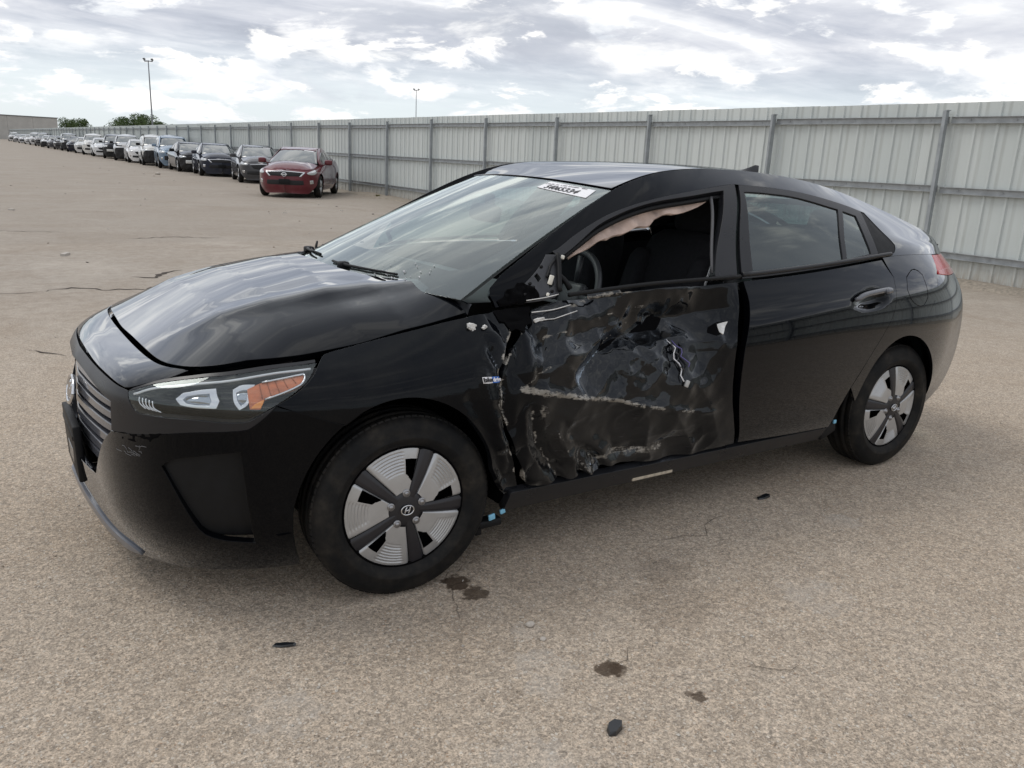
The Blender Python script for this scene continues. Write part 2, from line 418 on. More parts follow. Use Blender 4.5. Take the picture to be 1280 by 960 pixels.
T = {  # outlines on the body surfaces, in each surface's own (along, up) coordinates
 'nose_low': [(0.0,0.83),(0.0042,0.8858),(0.012,0.8759),(0.0246,0.8783),(0.0417,0.8637),(0.0474,0.8632)],
 'head': [(0.051,0.8495),(0.0575,0.7716),(0.0653,0.7081),(0.0735,0.6964),(0.1197,0.692),(0.1489,0.6696),(0.1649,0.6701),(0.1693,0.6855),(0.1934,0.7775),(0.2164,0.8568),(0.2334,0.9187),(0.2448,0.9711),(0.2084,0.9795),(0.1602,0.9754),(0.1139,0.9716),(0.0748,0.9373)],
 'amber': [(0.1774,0.9069),(0.1927,0.9291),(0.2305,0.9404),(0.2284,0.9204),(0.2206,0.8911),(0.1876,0.8317),(0.1791,0.7591),(0.171,0.7648)],
 'proj1': [(0.1017,0.8576),(0.1076,0.9047),(0.1264,0.9234),(0.1442,0.929),(0.1469,0.8473),(0.1415,0.7757),(0.1213,0.7806),(0.1076,0.8005)],
 'proj2': [(0.1629,0.9168),(0.1717,0.9353),(0.186,0.9326),(0.1793,0.9018),(0.1713,0.8081),(0.1614,0.7574),(0.1602,0.82)],
 'grille': [(0.0,0.78),(0.0124,0.7894),(0.0395,0.7225),(0.0425,0.5697),(0.0342,0.4489),(0.0249,0.2559),(0.0,0.25)],
 'trimlow': [(0.0426,0.5319),(0.0665,0.5505),(0.0871,0.5734),(0.1181,0.6016),(0.1562,0.6125),(0.166,0.6249),(0.1921,0.7664)],
 'bfgap': [(0.1934,0.7775),(0.2042,0.7159),(0.2248,0.6156),(0.2365,0.5704)],
 'fog': [(0.0895,0.4071),(0.0984,0.4414),(0.1285,0.4744),(0.1553,0.4921),(0.1574,0.3605),(0.1618,0.103),(0.1306,0.1209),(0.1167,0.1581)],
 'fogin': [(0.145,0.3983),(0.1577,0.3604),(0.1629,0.1589),(0.1519,0.1767)],
 'hoodgap': [(0.2456,0.9762),(0.2513,0.9868),(0.2664,0.9893),(0.2783,0.9886),(0.2927,0.9812),(0.3062,0.9768)],
 'doorfront': [(0.349,0.9803),(0.3398,0.9158),(0.3306,0.8379),(0.323,0.708),(0.3211,0.5449),(0.3279,0.3764),(0.3391,0.1917),(0.3455,0.0989)],
 'fendrear': [(0.3444,0.9844),(0.3357,0.9361),(0.3275,0.8436),(0.3211,0.7117),(0.3191,0.5482),(0.3248,0.3808),(0.3345,0.1982),(0.3396,0.0998)],
 'doorbot': [(0.3455,0.0989),(0.3883,0.1241),(0.4524,0.0948),(0.5089,0.1065)],
 'doorrear': [(0.5018,0.9946),(0.4989,0.8418),(0.495,0.5912),(0.4968,0.3631),(0.508,0.1075)],
 'rdoorfront': [(0.5068,0.9955),(0.509,0.9108),(0.5024,0.6342),(0.502,0.3576),(0.5114,0.1121)],
 'rdoorbot': [(0.5114,0.1121),(0.5585,0.0947),(0.6111,0.0845)],
 'rdoorrear': [(0.6619,0.9943),(0.673,0.9239),(0.6722,0.8028),(0.6653,0.6778),(0.6571,0.5989),(0.6391,0.4563),(0.6226,0.3121),(0.6146,0.206),(0.6122,0.1361)],
 'handle': [(0.6149,0.8609),(0.6302,0.8827),(0.6625,0.8757),(0.6636,0.8484),(0.6494,0.7973),(0.6332,0.7819),(0.62,0.8097)],
 'fuel': [(0.6907,0.9159),(0.7007,0.9446),(0.7093,0.9425),(0.7154,0.9189),(0.7159,0.8438),(0.714,0.7824),(0.7072,0.7327),(0.7008,0.7324),(0.6919,0.7768),(0.6878,0.8501)],
 'tail': [(0.835,1.0),(0.835,0.975),(0.8425,0.925),(0.7997,0.899),(0.7456,0.9107),(0.7476,0.9346)],
 'rbump': [(0.7419,0.9117),(0.7126,0.6573),(0.7233,0.4965)],
 'badge': [(0.3105,0.7252),(0.3211,0.7093),(0.3207,0.6719),(0.3103,0.6891)],
 'rhandhole': [(0.478,0.8245),(0.4851,0.8442),(0.4926,0.8426),(0.4878,0.7884),(0.4808,0.771),(0.4763,0.7945)],
 'wires': [(0.4472,0.811),(0.4515,0.794),(0.4559,0.79)],
 'scrape': [(0.335,0.6029),(0.3544,0.5497),(0.3834,0.4912),(0.4069,0.4487),(0.4286,0.3957),(0.4481,0.3611),(0.4721,0.3209)],
 'scrapeup': [(0.335,0.6029),(0.346,0.6681),(0.3545,0.7056)],
 'lowscuff': [(0.3873,0.1453),(0.4064,0.1868),(0.4252,0.1694),(0.4442,0.1689)],
 'sky_edge': [(0.38,0.5761),(0.3941,0.7062),(0.4125,0.8268),(0.4503,0.9028),(0.4865,0.9064)],
 'sheen': [(0.4116,0.5863),(0.4427,0.4988),(0.4683,0.5254),(0.484,0.7107)],
 'lowcr': [(0.3684,0.3072),(0.3749,0.2212),(0.3855,0.1201)],
 'topscr': [(0.353,0.9668),(0.3783,0.9702),(0.4006,0.9837),(0.4235,0.9915)],
 'sail': [(0.0774,0.8143),(0.0925,0.6724),(0.0795,0.051),(0.0743,0.0),(0.05,0.0),(0.0367,0.0),(0.0405,0.2263)],
 'frame_out': [(0.0901,0.7942),(0.1215,0.8378),(0.1814,0.8494),(0.248,0.8309),(0.3139,0.8239),(0.3753,0.8418),(0.4548,0.893)],
 'frame_in': [(0.0926,0.6381),(0.155,0.7895),(0.2115,0.8055),(0.2784,0.7983),(0.3565,0.7936),(0.4285,0.8335)],
 'fwin_rear': [(0.4285,0.8335),(0.4003,0.4011),(0.3671,0.0079)],
 'fwin_bot': [(0.078,0.0449),(0.14,0.0),(0.2013,0.0075),(0.3246,0.0085),(0.3671,0.0079)],
 'fdoor_rear': [(0.4548,0.893),(0.4359,0.5474),(0.4084,0.0024)],
 'rdoor_front': [(0.4615,0.8876),(0.4373,0.4472),(0.4169,0.0002)],
 'rframe_out': [(0.4615,0.8876),(0.523,0.8795),(0.5885,0.8635),(0.6776,0.8127),(0.7161,0.7625)],
 'rwin': [(0.4655,0.8246),(0.5005,0.8214),(0.5664,0.7997),(0.649,0.7089),(0.6158,0.0293),(0.5251,0.032),(0.4388,0.0272),(0.462,0.7164)],
 'qwin': [(0.6593,0.6945),(0.6872,0.6448),(0.6822,0.0493),(0.6257,0.0373)],
 'tri': [(0.7071,0.7588),(0.7218,0.7097),(0.7274,0.0759),(0.7102,0.0178),(0.6956,0.0339)],
 'dlo': [(0.7161,0.7625),(0.7336,0.3732),(0.7462,0.1239),(0.7394,0.0451),(0.72,0.0)],
 'sticker': [(0.9053,0.2342),(1.0,0.225),(0.9831,0.0284),(0.8756,0.0349)],
}
# ------------------------------------------------------------------ trimmed panels on those surfaces
def signed(fn, flipy=True):
    """surface over both sides of the car: negative u is the mirrored side"""
    def g(u, v):
        u = np.asarray(u, float); P = fn(np.abs(u), v); P[:, 1] = np.where(u < 0, -P[:, 1], P[:, 1]); return P
    return g
Bs = signed(B)
def hoodf(x, y):
    x = np.asarray(x, float); y = np.asarray(y, float)
    z = hood_z(x, y)
    ay = np.abs(y); yr = np.interp(x, [-.7, .3], [.36, .50])
    z = z + .007*np.exp(-((ay-yr)/.05)**2)*np.interp(x, [-.65, -.4], [0, 1])       # two long ridges
    z = z - .006*np.exp(-((x+.02)/.10)**2-((y+.50)/.06)**2) + .004*np.exp(-((x+.12)/.07)**2-((y+.42)/.06)**2)
    q = np.clip((x-.0)/.28, 0, 1); z = z + .040*q*q*np.clip((ay-.30)/.30, 0, 1)*(1-np.clip(ay/.735, 0, 1)**7)   # the rear corners sweep up to the screen
    return np.stack([x, y, z], -1)
def curve(pts, closed=True, corner=38, n=8):
    """Catmull-Rom through pts, sharp where the outline turns by more than `corner` degrees"""
    P = [np.array(q, float) for q in pts]; out = []; k = len(P)
    sharp = []
    for i in range(k):
        if not closed and i in (0, k-1): sharp.append(True); continue
        a = P[i]-P[i-1]; b = P[(i+1) % k]-P[i]
        c = (a@b)/max(np.linalg.norm(a)*np.linalg.norm(b), 1e-12); sharp.append(math.degrees(math.acos(max(-1, min(1, c)))) > corner)
    for i in range(k if closed else k-1):
        p1, p2 = P[i], P[(i+1) % k]; L = np.linalg.norm(p2-p1)
        t1 = np.zeros(2); t2 = np.zeros(2)
        def tang(j, d):
            a, b, c = P[j-1], P[j], P[(j+1) % k]; v = c-a; l = np.linalg.norm(v); return v/max(l, 1e-12)
        t1 = (p2-p1) if sharp[i] else tang(i, 0)*L
        t2 = (p2-p1) if sharp[(i+1) % k] else tang((i+1) % k, 0)*L
        m = max(2, n)
        for q in range(m):
            s = q/m; h00 = 2*s**3-3*s*s+1; h10 = s**3-2*s*s+s; h01 = -2*s**3+3*s*s; h11 = s**3-s*s
            out.append(h00*p1+h10*t1+h01*p2+h11*t2)
    if not closed: out.append(P[-1])
    return np.array(out)
def resample(P, h, corner=30):
    out = []; k = len(P)
    seg = np.linalg.norm(np.roll(P, -1, 0)-P, axis=1); keep = []
    for i in range(k):
        a = P[i]-P[i-1]; b = P[(i+1) % k]-P[i]; c = (a@b)/max(np.linalg.norm(a)*np.linalg.norm(b), 1e-12)
        keep.append(math.degrees(math.acos(max(-1, min(1, c)))) > corner)
    if not any(keep): keep[0] = True
    idx = [i for i in range(k) if keep[i]]
    for n_, i in enumerate(idx):
        j = idx[(n_+1) % len(idx)]; cnt = (j-i) % k or k
        C_ = np.array([P[(i+q) % k] for q in range(cnt+1)])
        L = np.concatenate([[0], np.cumsum(np.linalg.norm(np.diff(C_, axis=0), axis=1))])
        m = max(1, int(round(L[-1]/h)))
        for q in range(m):
            s = L[-1]*q/m; out.append([np.interp(s, L, C_[:, 0]), np.interp(s, L, C_[:, 1])])
    return np.array(out)
def area2(P): return np.sum(P[:, 0]*np.roll(P[:, 1], -1)-np.roll(P[:, 0], -1)*P[:, 1])
def inset(P, g):
    if area2(P) < 0: P = P[::-1]
    a = P-np.roll(P, 1, 0); b = np.roll(P, -1, 0)-P
    na = np.stack([-a[:, 1], a[:, 0]], 1); nb = np.stack([-b[:, 1], b[:, 0]], 1)
    na /= np.maximum(np.linalg.norm(na, axis=1, keepdims=True), 1e-9); nb /= np.maximum(np.linalg.norm(nb, axis=1, keepdims=True), 1e-9)
    m = na+nb; m /= np.maximum((m*m).sum(1, keepdims=True)/2, .35)
    return P+m*g
def inside(P, poly):
    x, y = P[:, 0], P[:, 1]; r = np.zeros(len(P), bool); j = len(poly)-1
    for i in range(len(poly)):
        xi, yi = poly[i]; xj, yj = poly[j]
        if abs(yj-yi) > 1e-12:
            c = ((yi > y) != (yj > y)) & (x < (xj-xi)*(y-yi)/(yj-yi)+xi); r ^= c
        j = i
    return r
def normals(fn, u, v, eu, ev):
    du = fn(u+eu, v)-fn(u-eu, v); dv = fn(u, v+ev)-fn(u, v-ev)
    n = np.cross(du, dv); l = np.linalg.norm(n, axis=1, keepdims=True)
    return n/np.maximum(l, 1e-12)
def panel_data(fn, outline, holes=(), h=.035, gap=.002, flange=.014, corner=38, smoothed=True, ref=None, lim=True, bevel=.0013):
    """triangulate a trimmed patch; returns verts, faces, normals"""
    O = np.array(outline, float)
    cu, cv = O.mean(0); ub, vb = O.min(0), O.max(0)
    # metric
    uu = np.linspace(ub[0], vb[0], 9); vv = np.linspace(ub[1], vb[1], 9)
    P1 = fn(uu, np.full(9, cv)); P2 = fn(np.full(9, cu), vv)
    mu = np.linalg.norm(np.diff(P1, axis=0), axis=1).sum()/max(vb[0]-ub[0], 1e-9)
    mv = np.linalg.norm(np.diff(P2, axis=0), axis=1).sum()/max(vb[1]-ub[1], 1e-9)
    S_ = np.array((mu, mv))
    loops = []
    for k, l in enumerate([outline]+list(holes)):
        Q = np.array(l, float)*S_
        if smoothed: Q = curve(Q, True, corner)
        Q = resample(Q, h)
        Q = inset(Q, gap if k == 0 else -gap); loops.append(Q)
    lo = loops[0].min(0); hi = loops[0].max(0)
    gx = np.arange(lo[0], hi[0]+h, h); gy = np.arange(lo[1], hi[1]+h, h*.87)
    G = np.array([(x_+(h/2 if j % 2 else 0), y_) for j, y_ in enumerate(gy) for x_ in gx])
    ok = inside(G, loops[0])
    for l in loops[1:]: ok &= ~inside(G, l)
    G = G[ok]
    bd = np.concatenate(loops)
    if len(G):
        keep = np.ones(len(G), bool)
        for i in range(0, len(G), 2000):
            d = ((G[i:i+2000, None, :]-bd[None])**2).sum(2).min(1); keep[i:i+2000] = d > (h*.5)**2
        G = G[keep]
    vs = [Vector(q) for q in bd]+[Vector(q) for q in G]; es = []; st = 0
    for l in loops:
        k = len(l); es += [(st+i, st+(i+1) % k) for i in range(k)]; st += k
    vo, eo, fo, vmap, _, _ = delaunay_2d_cdt(vs, es, [], 0, 1e-7, True)
    Q = np.array([v[:] for v in vo]); Fc = [f_ for f_ in fo if len(f_) == 3]
    cen = np.array([(Q[a]+Q[b]+Q[c])/3 for a, b, c in Fc])
    ok = inside(cen, loops[0])
    for l in loops[1:]: ok &= ~inside(cen, l)
    Fc = [f_ for f_, k in zip(Fc, ok) if k]
    back = {}
    for i, m_ in enumerate(vmap):
        for o_ in m_: back[o_] = i
    u, v = Q[:, 0]/mu, Q[:, 1]/mv
    V_ = fn(u, v); N = normals(fn, u, v, .004/mu, .004/mv)
    rf = np.array(ref if ref is not None else (0, 0, 0), float)
    sgn = 1.
    if ref is None:
        c_ = V_-np.array((1.4, 0, .55)); 
        if (N*c_).sum(1).mean() < 0: sgn = -1.
    elif (N@rf).mean() < 0: sgn = -1.
    N = N*sgn
    # face orientation
    A = np.array(Fc); fnrm = np.cross(V_[A[:, 1]]-V_[A[:, 0]], V_[A[:, 2]]-V_[A[:, 0]])
    wrong = (fnrm*N[A[:, 0]]).sum(1) < 0
    Fc = [tuple(f_[::-1]) if w else tuple(f_) for f_, w in zip(Fc, wrong)]
    verts = [V_]; nrm = [N]; faces = list(Fc); base = len(V_)
    if flange > 0:
        st = 0
        for k, l in enumerate(loops):
            n_ = len(l); ids = [back.get(st+i, None) for i in range(n_)]; st += n_
            ids = [i for i in ids if i is not None]; n_ = len(ids)
            L = V_[ids]; Nn = N[ids]; tg = np.roll(L, -1, 0)-np.roll(L, 1, 0)
            t = np.cross(tg, Nn); t /= np.maximum(np.linalg.norm(t, axis=1, keepdims=True), 1e-9)
            c2 = np.array([l[i] for i in range(len(l))][:n_])
            cen = L.mean(0); 
            # outward sign from the fill: an outer loop's t points away from its centre of area
            s_ = np.sign(((L-np.roll(L, 1, 0))*0+t*(L-cen)).sum()) or 1.
            if k > 0: s_ = -s_
            t = t*s_
            r1 = L+t*bevel*.6-Nn*bevel*.4; n1 = (Nn*.7+t*.7)
            r2 = L+t*bevel-Nn*bevel; r3 = r2-Nn*flange
            verts += [r1, r2, r2, r3]; nrm += [n1, Nn*.3+t*.95, t, t]
            rings = [ids]+[list(range(base+q*n_, base+(q+1)*n_)) for q in range(4)]; base += 4*n_
            for a, b in ((0, 1), (1, 2), (3, 4)):
                for i in range(n_):
                    j = (i+1) % n_; q = (rings[a][i], rings[a][j], rings[b][j], rings[b][i])
                    allv = np.concatenate(verts) if False else None
                    faces.append(q)
        VV = np.concatenate(verts); NN = np.concatenate(nrm)
        for fi in range(len(Fc), len(faces)):
            q = faces[fi]; n_ = np.cross(VV[q[1]]-VV[q[0]], VV[q[3]]-VV[q[0]])
            if n_@(NN[q[2]]+NN[q[3]]) < 0: faces[fi] = q[::-1]
    VV = np.concatenate(verts); NN = np.concatenate(nrm); NN /= np.maximum(np.linalg.norm(NN, axis=1, keepdims=True), 1e-9)
    return VV, faces, NN
def mesh_from(name, pieces, mats, mirror=False):
    """pieces: list of (verts, faces, normals, material index)"""
    VV = []; FF = []; NN = []; mi = []; n = 0
    for p_ in pieces:
        V_, F_, N_ = p_[:3]; m_ = p_[3] if len(p_) > 3 else 0
        V_ = V_.copy(); N_ = N_.copy()
        if mirror: V_[:, 1] *= -1; N_[:, 1] *= -1; F_ = [f_[::-1] for f_ in F_]
        VV.append(V_); NN.append(N_); FF += [tuple(int(i)+n for i in f_) for f_ in F_]; mi += [m_]*len(F_); n += len(V_)
    me = bpy.data.meshes.new(name); me.from_pydata(np.concatenate(VV).tolist(), [], FF)
    for m_ in (mats if isinstance(mats, (list, tuple)) else [mats]): me.materials.append(m_)
    me.polygons.foreach_set('material_index', mi); me.polygons.foreach_set('use_smooth', [True]*len(FF))
    me.update()
    me.normals_split_custom_set_from_vertices(np.concatenate(NN).tolist())
    return me
def panel(name, fn, outline, mat, parent, mirror=False, **kw):
    me = mesh_from(name, [panel_data(fn, outline, **kw)], mat, mirror)
    return link(bpy.data.objects.new(name, me), parent)
def off(fn, d, ref=None):
    """the surface moved along its normal: d > 0 outwards; d may be a function of (u, v, points)"""
    def g(u, v):
        u = np.asarray(u, float); v = np.asarray(v, float)
        P = fn(u, v); N = normals(fn, u, v, 1e-3, 2e-3)
        c_ = P-np.array((1.4, 0, .55)) if ref is None else np.broadcast_to(np.array(ref, float), P.shape)
        N = N*np.sign((N*c_).sum(1))[:, None] if ref is not None else N*(1. if (N*c_).sum(1).mean() > 0 else -1.)
        D = d(u, v, P) if callable(d) else d
        return P+N*(D[:, None] if hasattr(D, 'shape') and D.ndim else D)
    return g
_GU, _GV = np.meshgrid(np.linspace(0, 1, 241), np.linspace(0, 1, 81), indexing='ij')
def inv_xz(fn, x, z, cache={}):
    key = id(fn)
    if key not in cache: cache[key] = fn(_GU.ravel(), _GV.ravel())
    P = cache[key]; i = int(((P[:, 0]-x)**2+(P[:, 2]-z)**2+np.where(P[:, 1] > -.25, 9, 0)).argmin())
    u, v = _GU.ravel()[i], _GV.ravel()[i]
    for _ in range(8):
        p0 = fn([u], [v])[0]; pu = fn([u+1e-4], [v])[0]; pv = fn([u], [v+1e-4])[0]
        J = np.array([[pu[0]-p0[0], pv[0]-p0[0]], [pu[2]-p0[2], pv[2]-p0[2]]])/1e-4
        try: d = np.linalg.solve(J, np.array([x-p0[0], z-p0[2]]))
        except Exception: break
        u, v = min(1, max(0, u+np.clip(d[0], -.02, .02))), min(1, max(0, v+np.clip(d[1], -.1, .1)))
    return float(u), float(v)
def arch(fn, cx, cz, rx, rz, a0, a1, n=22):
    return [inv_xz(fn, cx+rx*cos(radians(a0+(a1-a0)*i/n)), cz+rz*sin(radians(a0+(a1-a0)*i/n))) for i in range(n+1)]
# value noise for dents
def vnoise(x, y, seed=0):
    x = np.asarray(x, float); y = np.asarray(y, float); xi = np.floor(x).astype(int); yi = np.floor(y).astype(int)
    fx, fy = x-xi, y-yi; fx = fx*fx*(3-2*fx); fy = fy*fy*(3-2*fy)
    def r(a, b):
        k = (a*374761393+b*668265263+seed*974634777) & 0x7fffffff; k = ((k ^ (k >> 13))*1274126177) & 0x7fffffff
        return ((k ^ (k >> 16)) & 0xffff)/32767.5-1
    return (r(xi, yi)*(1-fx)+r(xi+1, yi)*fx)*(1-fy)+(r(xi, yi+1)*(1-fx)+r(xi+1, yi+1)*fx)*fy
def polydist(x, y, pts):
    d = np.full(np.shape(x), 9.)
    for (ax, ay), (bx, by) in zip(pts[:-1], pts[1:]):
        t = np.clip(((x-ax)*(bx-ax)+(y-ay)*(by-ay))/((bx-ax)**2+(by-ay)**2+1e-12), 0, 1)
        d = np.minimum(d, np.hypot(x-ax-t*(bx-ax), y-ay-t*(by-ay)))
    return d
def at(fn, uv, o=0., ref=None):
    return (off(fn, o, ref) if o else fn)(np.array([uv[0]]), np.array([uv[1]]))[0]
def along(fn, pts, o=0., n=6, closed=False, ref=None):
    Q = curve(np.array(pts, float), closed, 60, n); return (off(fn, o, ref) if o else fn)(Q[:, 0], Q[:, 1])
def text_mesh(s, size, font_shear=0., spacing=1., bold=0.):
    c = bpy.data.curves.new('lettering', 'FONT'); c.body = s; c.size = size; c.shear = font_shear; c.space_character = spacing
    c.align_x = 'CENTER'; c.align_y = 'CENTER'; c.resolution_u = 2; c.offset = bold
    o = bpy.data.objects.new('lettering', c); col.objects.link(o)
    me = bpy.data.meshes.new_from_object(o); V_ = np.array([v.co[:] for v in me.vertices]); F_ = [tuple(p_.vertices) for p_ in me.polygons]
    bpy.data.objects.remove(o); bpy.data.curves.remove(c); bpy.data.meshes.remove(me)
    return V_, F_
# ------------------------------------------------------------------ the wrecked hatchback
CAR = empty('wrecked_car', (0, 0, 0))
tag(CAR, 'black hatchback with its front door crushed in, standing alone in the open lot', 'car')
ARF = dict(cx=-.03, cz=.31, rx=.345, rz=.395); ARR = dict(cx=2.645, cz=.31, rx=.345, rz=.385)
def side_xz(pts):
    P = B(np.array([q[0] for q in pts]), np.array([q[1] for q in pts])); return P[:, [0, 2]]
XZ = {k: side_xz(T[k]) for k in ('scrape', 'scrapeup', 'lowscuff', 'sky_edge', 'sheen', 'lowcr', 'topscr', 'doorfront', 'fendrear', 'doorrear', 'rhandhole', 'wires')}
def seg01(x, a, b):
    t = np.clip((x-a)/(b-a), 0, 1); return t*t*(3-2*t)
FOLDS = [([(.504, .824), (.698, .864), (.946, .904), (1.15, .916)], -.016, .05), ([(.681, .676), (.791, .766), (.934, .84), (1.226, .879)], -.022, .06), ([(.925, .769), (1.047, .681), (1.192, .586)], .012, .05),
         ([(.562, .902), (.518, .802), (.475, .698)], -.014, .035), ([(.739, .625), (.885, .728), (1.067, .78), (1.347, .779)], .010, .045), ([(.57, .496), (.626, .409), (.758, .308)], .022, .05),
         ([(.453, .588), (.49, .463), (.608, .31)], -.022, .04), ([(1.086, .908), (1.131, .811), (1.116, .659)], -.010, .05), ([(.728, .339), (.857, .361), (1.059, .368), (1.271, .387)], -.014, .045)]
FFOLDS = [([(.251, .747), (.271, .639), (.329, .489)], .014, .03), ([(.204, .674), (.274, .541), (.359, .361)], -.014, .035), ([(.311, .816), (.346, .658), (.394, .479)], -.020, .03)]
def door_dent(u, v, P):
    x, z = P[:, 0], P[:, 2]
    A = seg01(x, .60, .84)*(1-.45*seg01(x, 1.25, 1.40))*(1-seg01(x, 1.40, 1.475))
    zb = np.interp(x, XZ['sheen'][:, 0], XZ['sheen'][:, 1]); zb = np.where(x < XZ['sheen'][0, 0], .60, zb)
    zu = np.interp(x, XZ['sky_edge'][:, 0], XZ['sky_edge'][:, 1]); zb = np.where(x < .9, zb*np.clip((x-.6)/.3, 0, 1)+.585*(1-np.clip((x-.6)/.3, 0, 1)), zb); zu = np.maximum(zu, zb+.13)
    top = .985
    up = np.clip((z-zb)/(zu-zb), 0, 1); dn = np.clip((top-z)/np.maximum(top-zu, .03), 0, 1)
    d = -.078*A*np.minimum(up, dn*1.0)
    d += -.030*np.exp(-((x-.78)/.22)**2-((z-.46)/.13)**2)                      # pushed-in lower front
    zr = np.interp(x, XZ['scrape'][:, 0], XZ['scrape'][:, 1]); on = seg01(x, .44, .52)*(1-seg01(x, 1.3, 1.42))
    d += .012*on*np.exp(-np.abs(z-zr)/.018)                                      # proud crease along the scrape
    xl = np.interp(z, XZ['doorfront'][::-1, 1], XZ['doorfront'][::-1, 0])
    e = np.exp(-np.maximum(x-xl, 0)/.09)
    d += e*(-.025+.036*np.abs(vnoise(x*16+3, z*12, 5)))                           # torn leading edge
    lc = np.exp(-((x-.74)/.14)**2-((z-.30)/.10)**2)
    d += lc*(.085*(np.abs(vnoise(x*11, z*9+x*8, 9))-.45))                       # crumpled lower corner
    w = seg01(x, .42, .6)*(1-.8*seg01(x, 1.2, 1.45))
    d += w*(-.026*np.abs(vnoise(x*5.2+z*3, z*6, 1))-.010*np.abs(vnoise(x*12-z*6, z*12, 2))+.0022*vnoise(x*30, z*30, 3))
    d += -.016*np.abs(vnoise(x*4+z*5, z*3-x*3, 8))*seg01(z, .62, .8)*w
    for pts, a_, w_ in FOLDS:
        dd = polydist(x, z, pts); d += a_*np.maximum(0, 1-dd/w_)
    d += .050*np.exp(-((x-.70)/.15)**2)*np.exp(-((z-.305)/.05)**2)*(1-.5*np.abs(vnoise(x*17, z*9, 14)))   # rolled-over lower lip
    hh = np.hypot((x-1.40)/.06, (z-.845)/.035); d += -.012*np.exp(-hh**2)       # handle scoop
    return d
def fender_dent(u, v, P):
    x, z = P[:, 0], P[:, 2]; k = seg01(x, .22, .42)*(1-.6*seg01(z, .85, .98))
    return sum(a_*np.maximum(0, 1-polydist(x, z, pts)/w_) for pts, a_, w_ in FFOLDS) + k*(-.028*seg01(x, .30, .46)+.034*np.abs(vnoise(x*14+z*5, z*6, 21))-.020*np.abs(vnoise(x*9, z*11, 22))) + seg01(x, .05, .3)*.004*vnoise(x*8, z*8, 23)

def damaged_paint():
    def f(t, o):
        tc = t.n('ShaderNodeTexCoord'); P = tc.outputs['Object']
        at_ = t.n('ShaderNodeAttribute', {'attribute_name': 'scuff'}); hz = t.n('ShaderNodeAttribute', {'attribute_name': 'scratch'})
        mp = t.n('ShaderNodeMapping'); t.link(P, mp.inputs[0]); mp.inputs['Scale'].default_value = (7, 7, 70); mp.inputs['Rotation'].default_value = (0, radians(8), 0)
        st = t.noise(mp.outputs[0], 3., 6., .7); br = t.noise(P, 46., 5., .7); br2 = t.noise(P, 14., 4., .6)
        sc_ = t.math('MULTIPLY', at_.outputs['Fac'], t.math('ADD', t.mrange(br, .3, .7, .2, 1.5), t.mrange(st, .4, .65, -.25, .35)))
        sc_ = t.mrange(sc_, .32, .62)
        lines = t.math('MULTIPLY', t.mrange(st, .56, .66), t.math('MULTIPLY', hz.outputs['Fac'], t.mrange(br2, .4, .6)))
        dust = t.math('MULTIPLY', t.mrange(t.noise(P, 5., 6., .65), .45, .75), .02)
        c = t.mix(dust, (.002, .0026, .004), (.26, .23, .19))
        c = t.mix(t.math('MULTIPLY', lines, .10), c, (.20, .20, .21))
        tan_ = t.mix(t.mrange(br2, .35, .65), (.20, .185, .16), (.40, .38, .345))
        c = t.mix(sc_, c, tan_)
        b = t.n('ShaderNodeBsdfPrincipled'); t.link(c, b.inputs['Base Color']); b.inputs['Roughness'].default_value = .55; b.inputs['Specular IOR Level'].default_value = .0
        bp = t.n('ShaderNodeBump'); bp.inputs['Strength'].default_value = .08; bp.inputs['Distance'].default_value = .004
        t.link(t.math('ADD', t.math('MULTIPLY', st, .35), t.math('MULTIPLY', t.noise(P, 22., 3., .5), .8)), bp.inputs['Height'])
        t.link(bp.outputs[0], b.inputs['Normal'])
        g = t.n('ShaderNodeBsdfGlossy'); g.inputs[0].default_value = (.92, .96, 1., 1); t.link(bp.outputs[0], g.inputs['Normal'])
        t.link(t.math('ADD', .025, t.math('ADD', t.math('MULTIPLY', dust, 1.0), t.math('MULTIPLY', lines, .10))), g.inputs['Roughness'])
        fr = t.n('ShaderNodeLayerWeight'); fr.inputs[0].default_value = .5; t.link(bp.outputs[0], fr.inputs['Normal'])
        k = t.math('MULTIPLY', t.math('ADD', t.math('MULTIPLY', t.math('POWER', fr.outputs['Facing'], 4.4), 2.0), t.math('ADD', .013, t.math('MULTIPLY', hz.outputs['Fac'], .030)), clamp=True), t.math('SUBTRACT', 1., sc_, clamp=True))
        m = t.n('ShaderNodeMixShader'); t.link(k, m.inputs[0]); t.link(b.outputs[0], m.inputs[1]); t.link(g.outputs[0], m.inputs[2])
        t.link(m.outputs[0], o.inputs[0])
    return M('scraped_black_lacquer', f)
SCRAPED = damaged_paint()
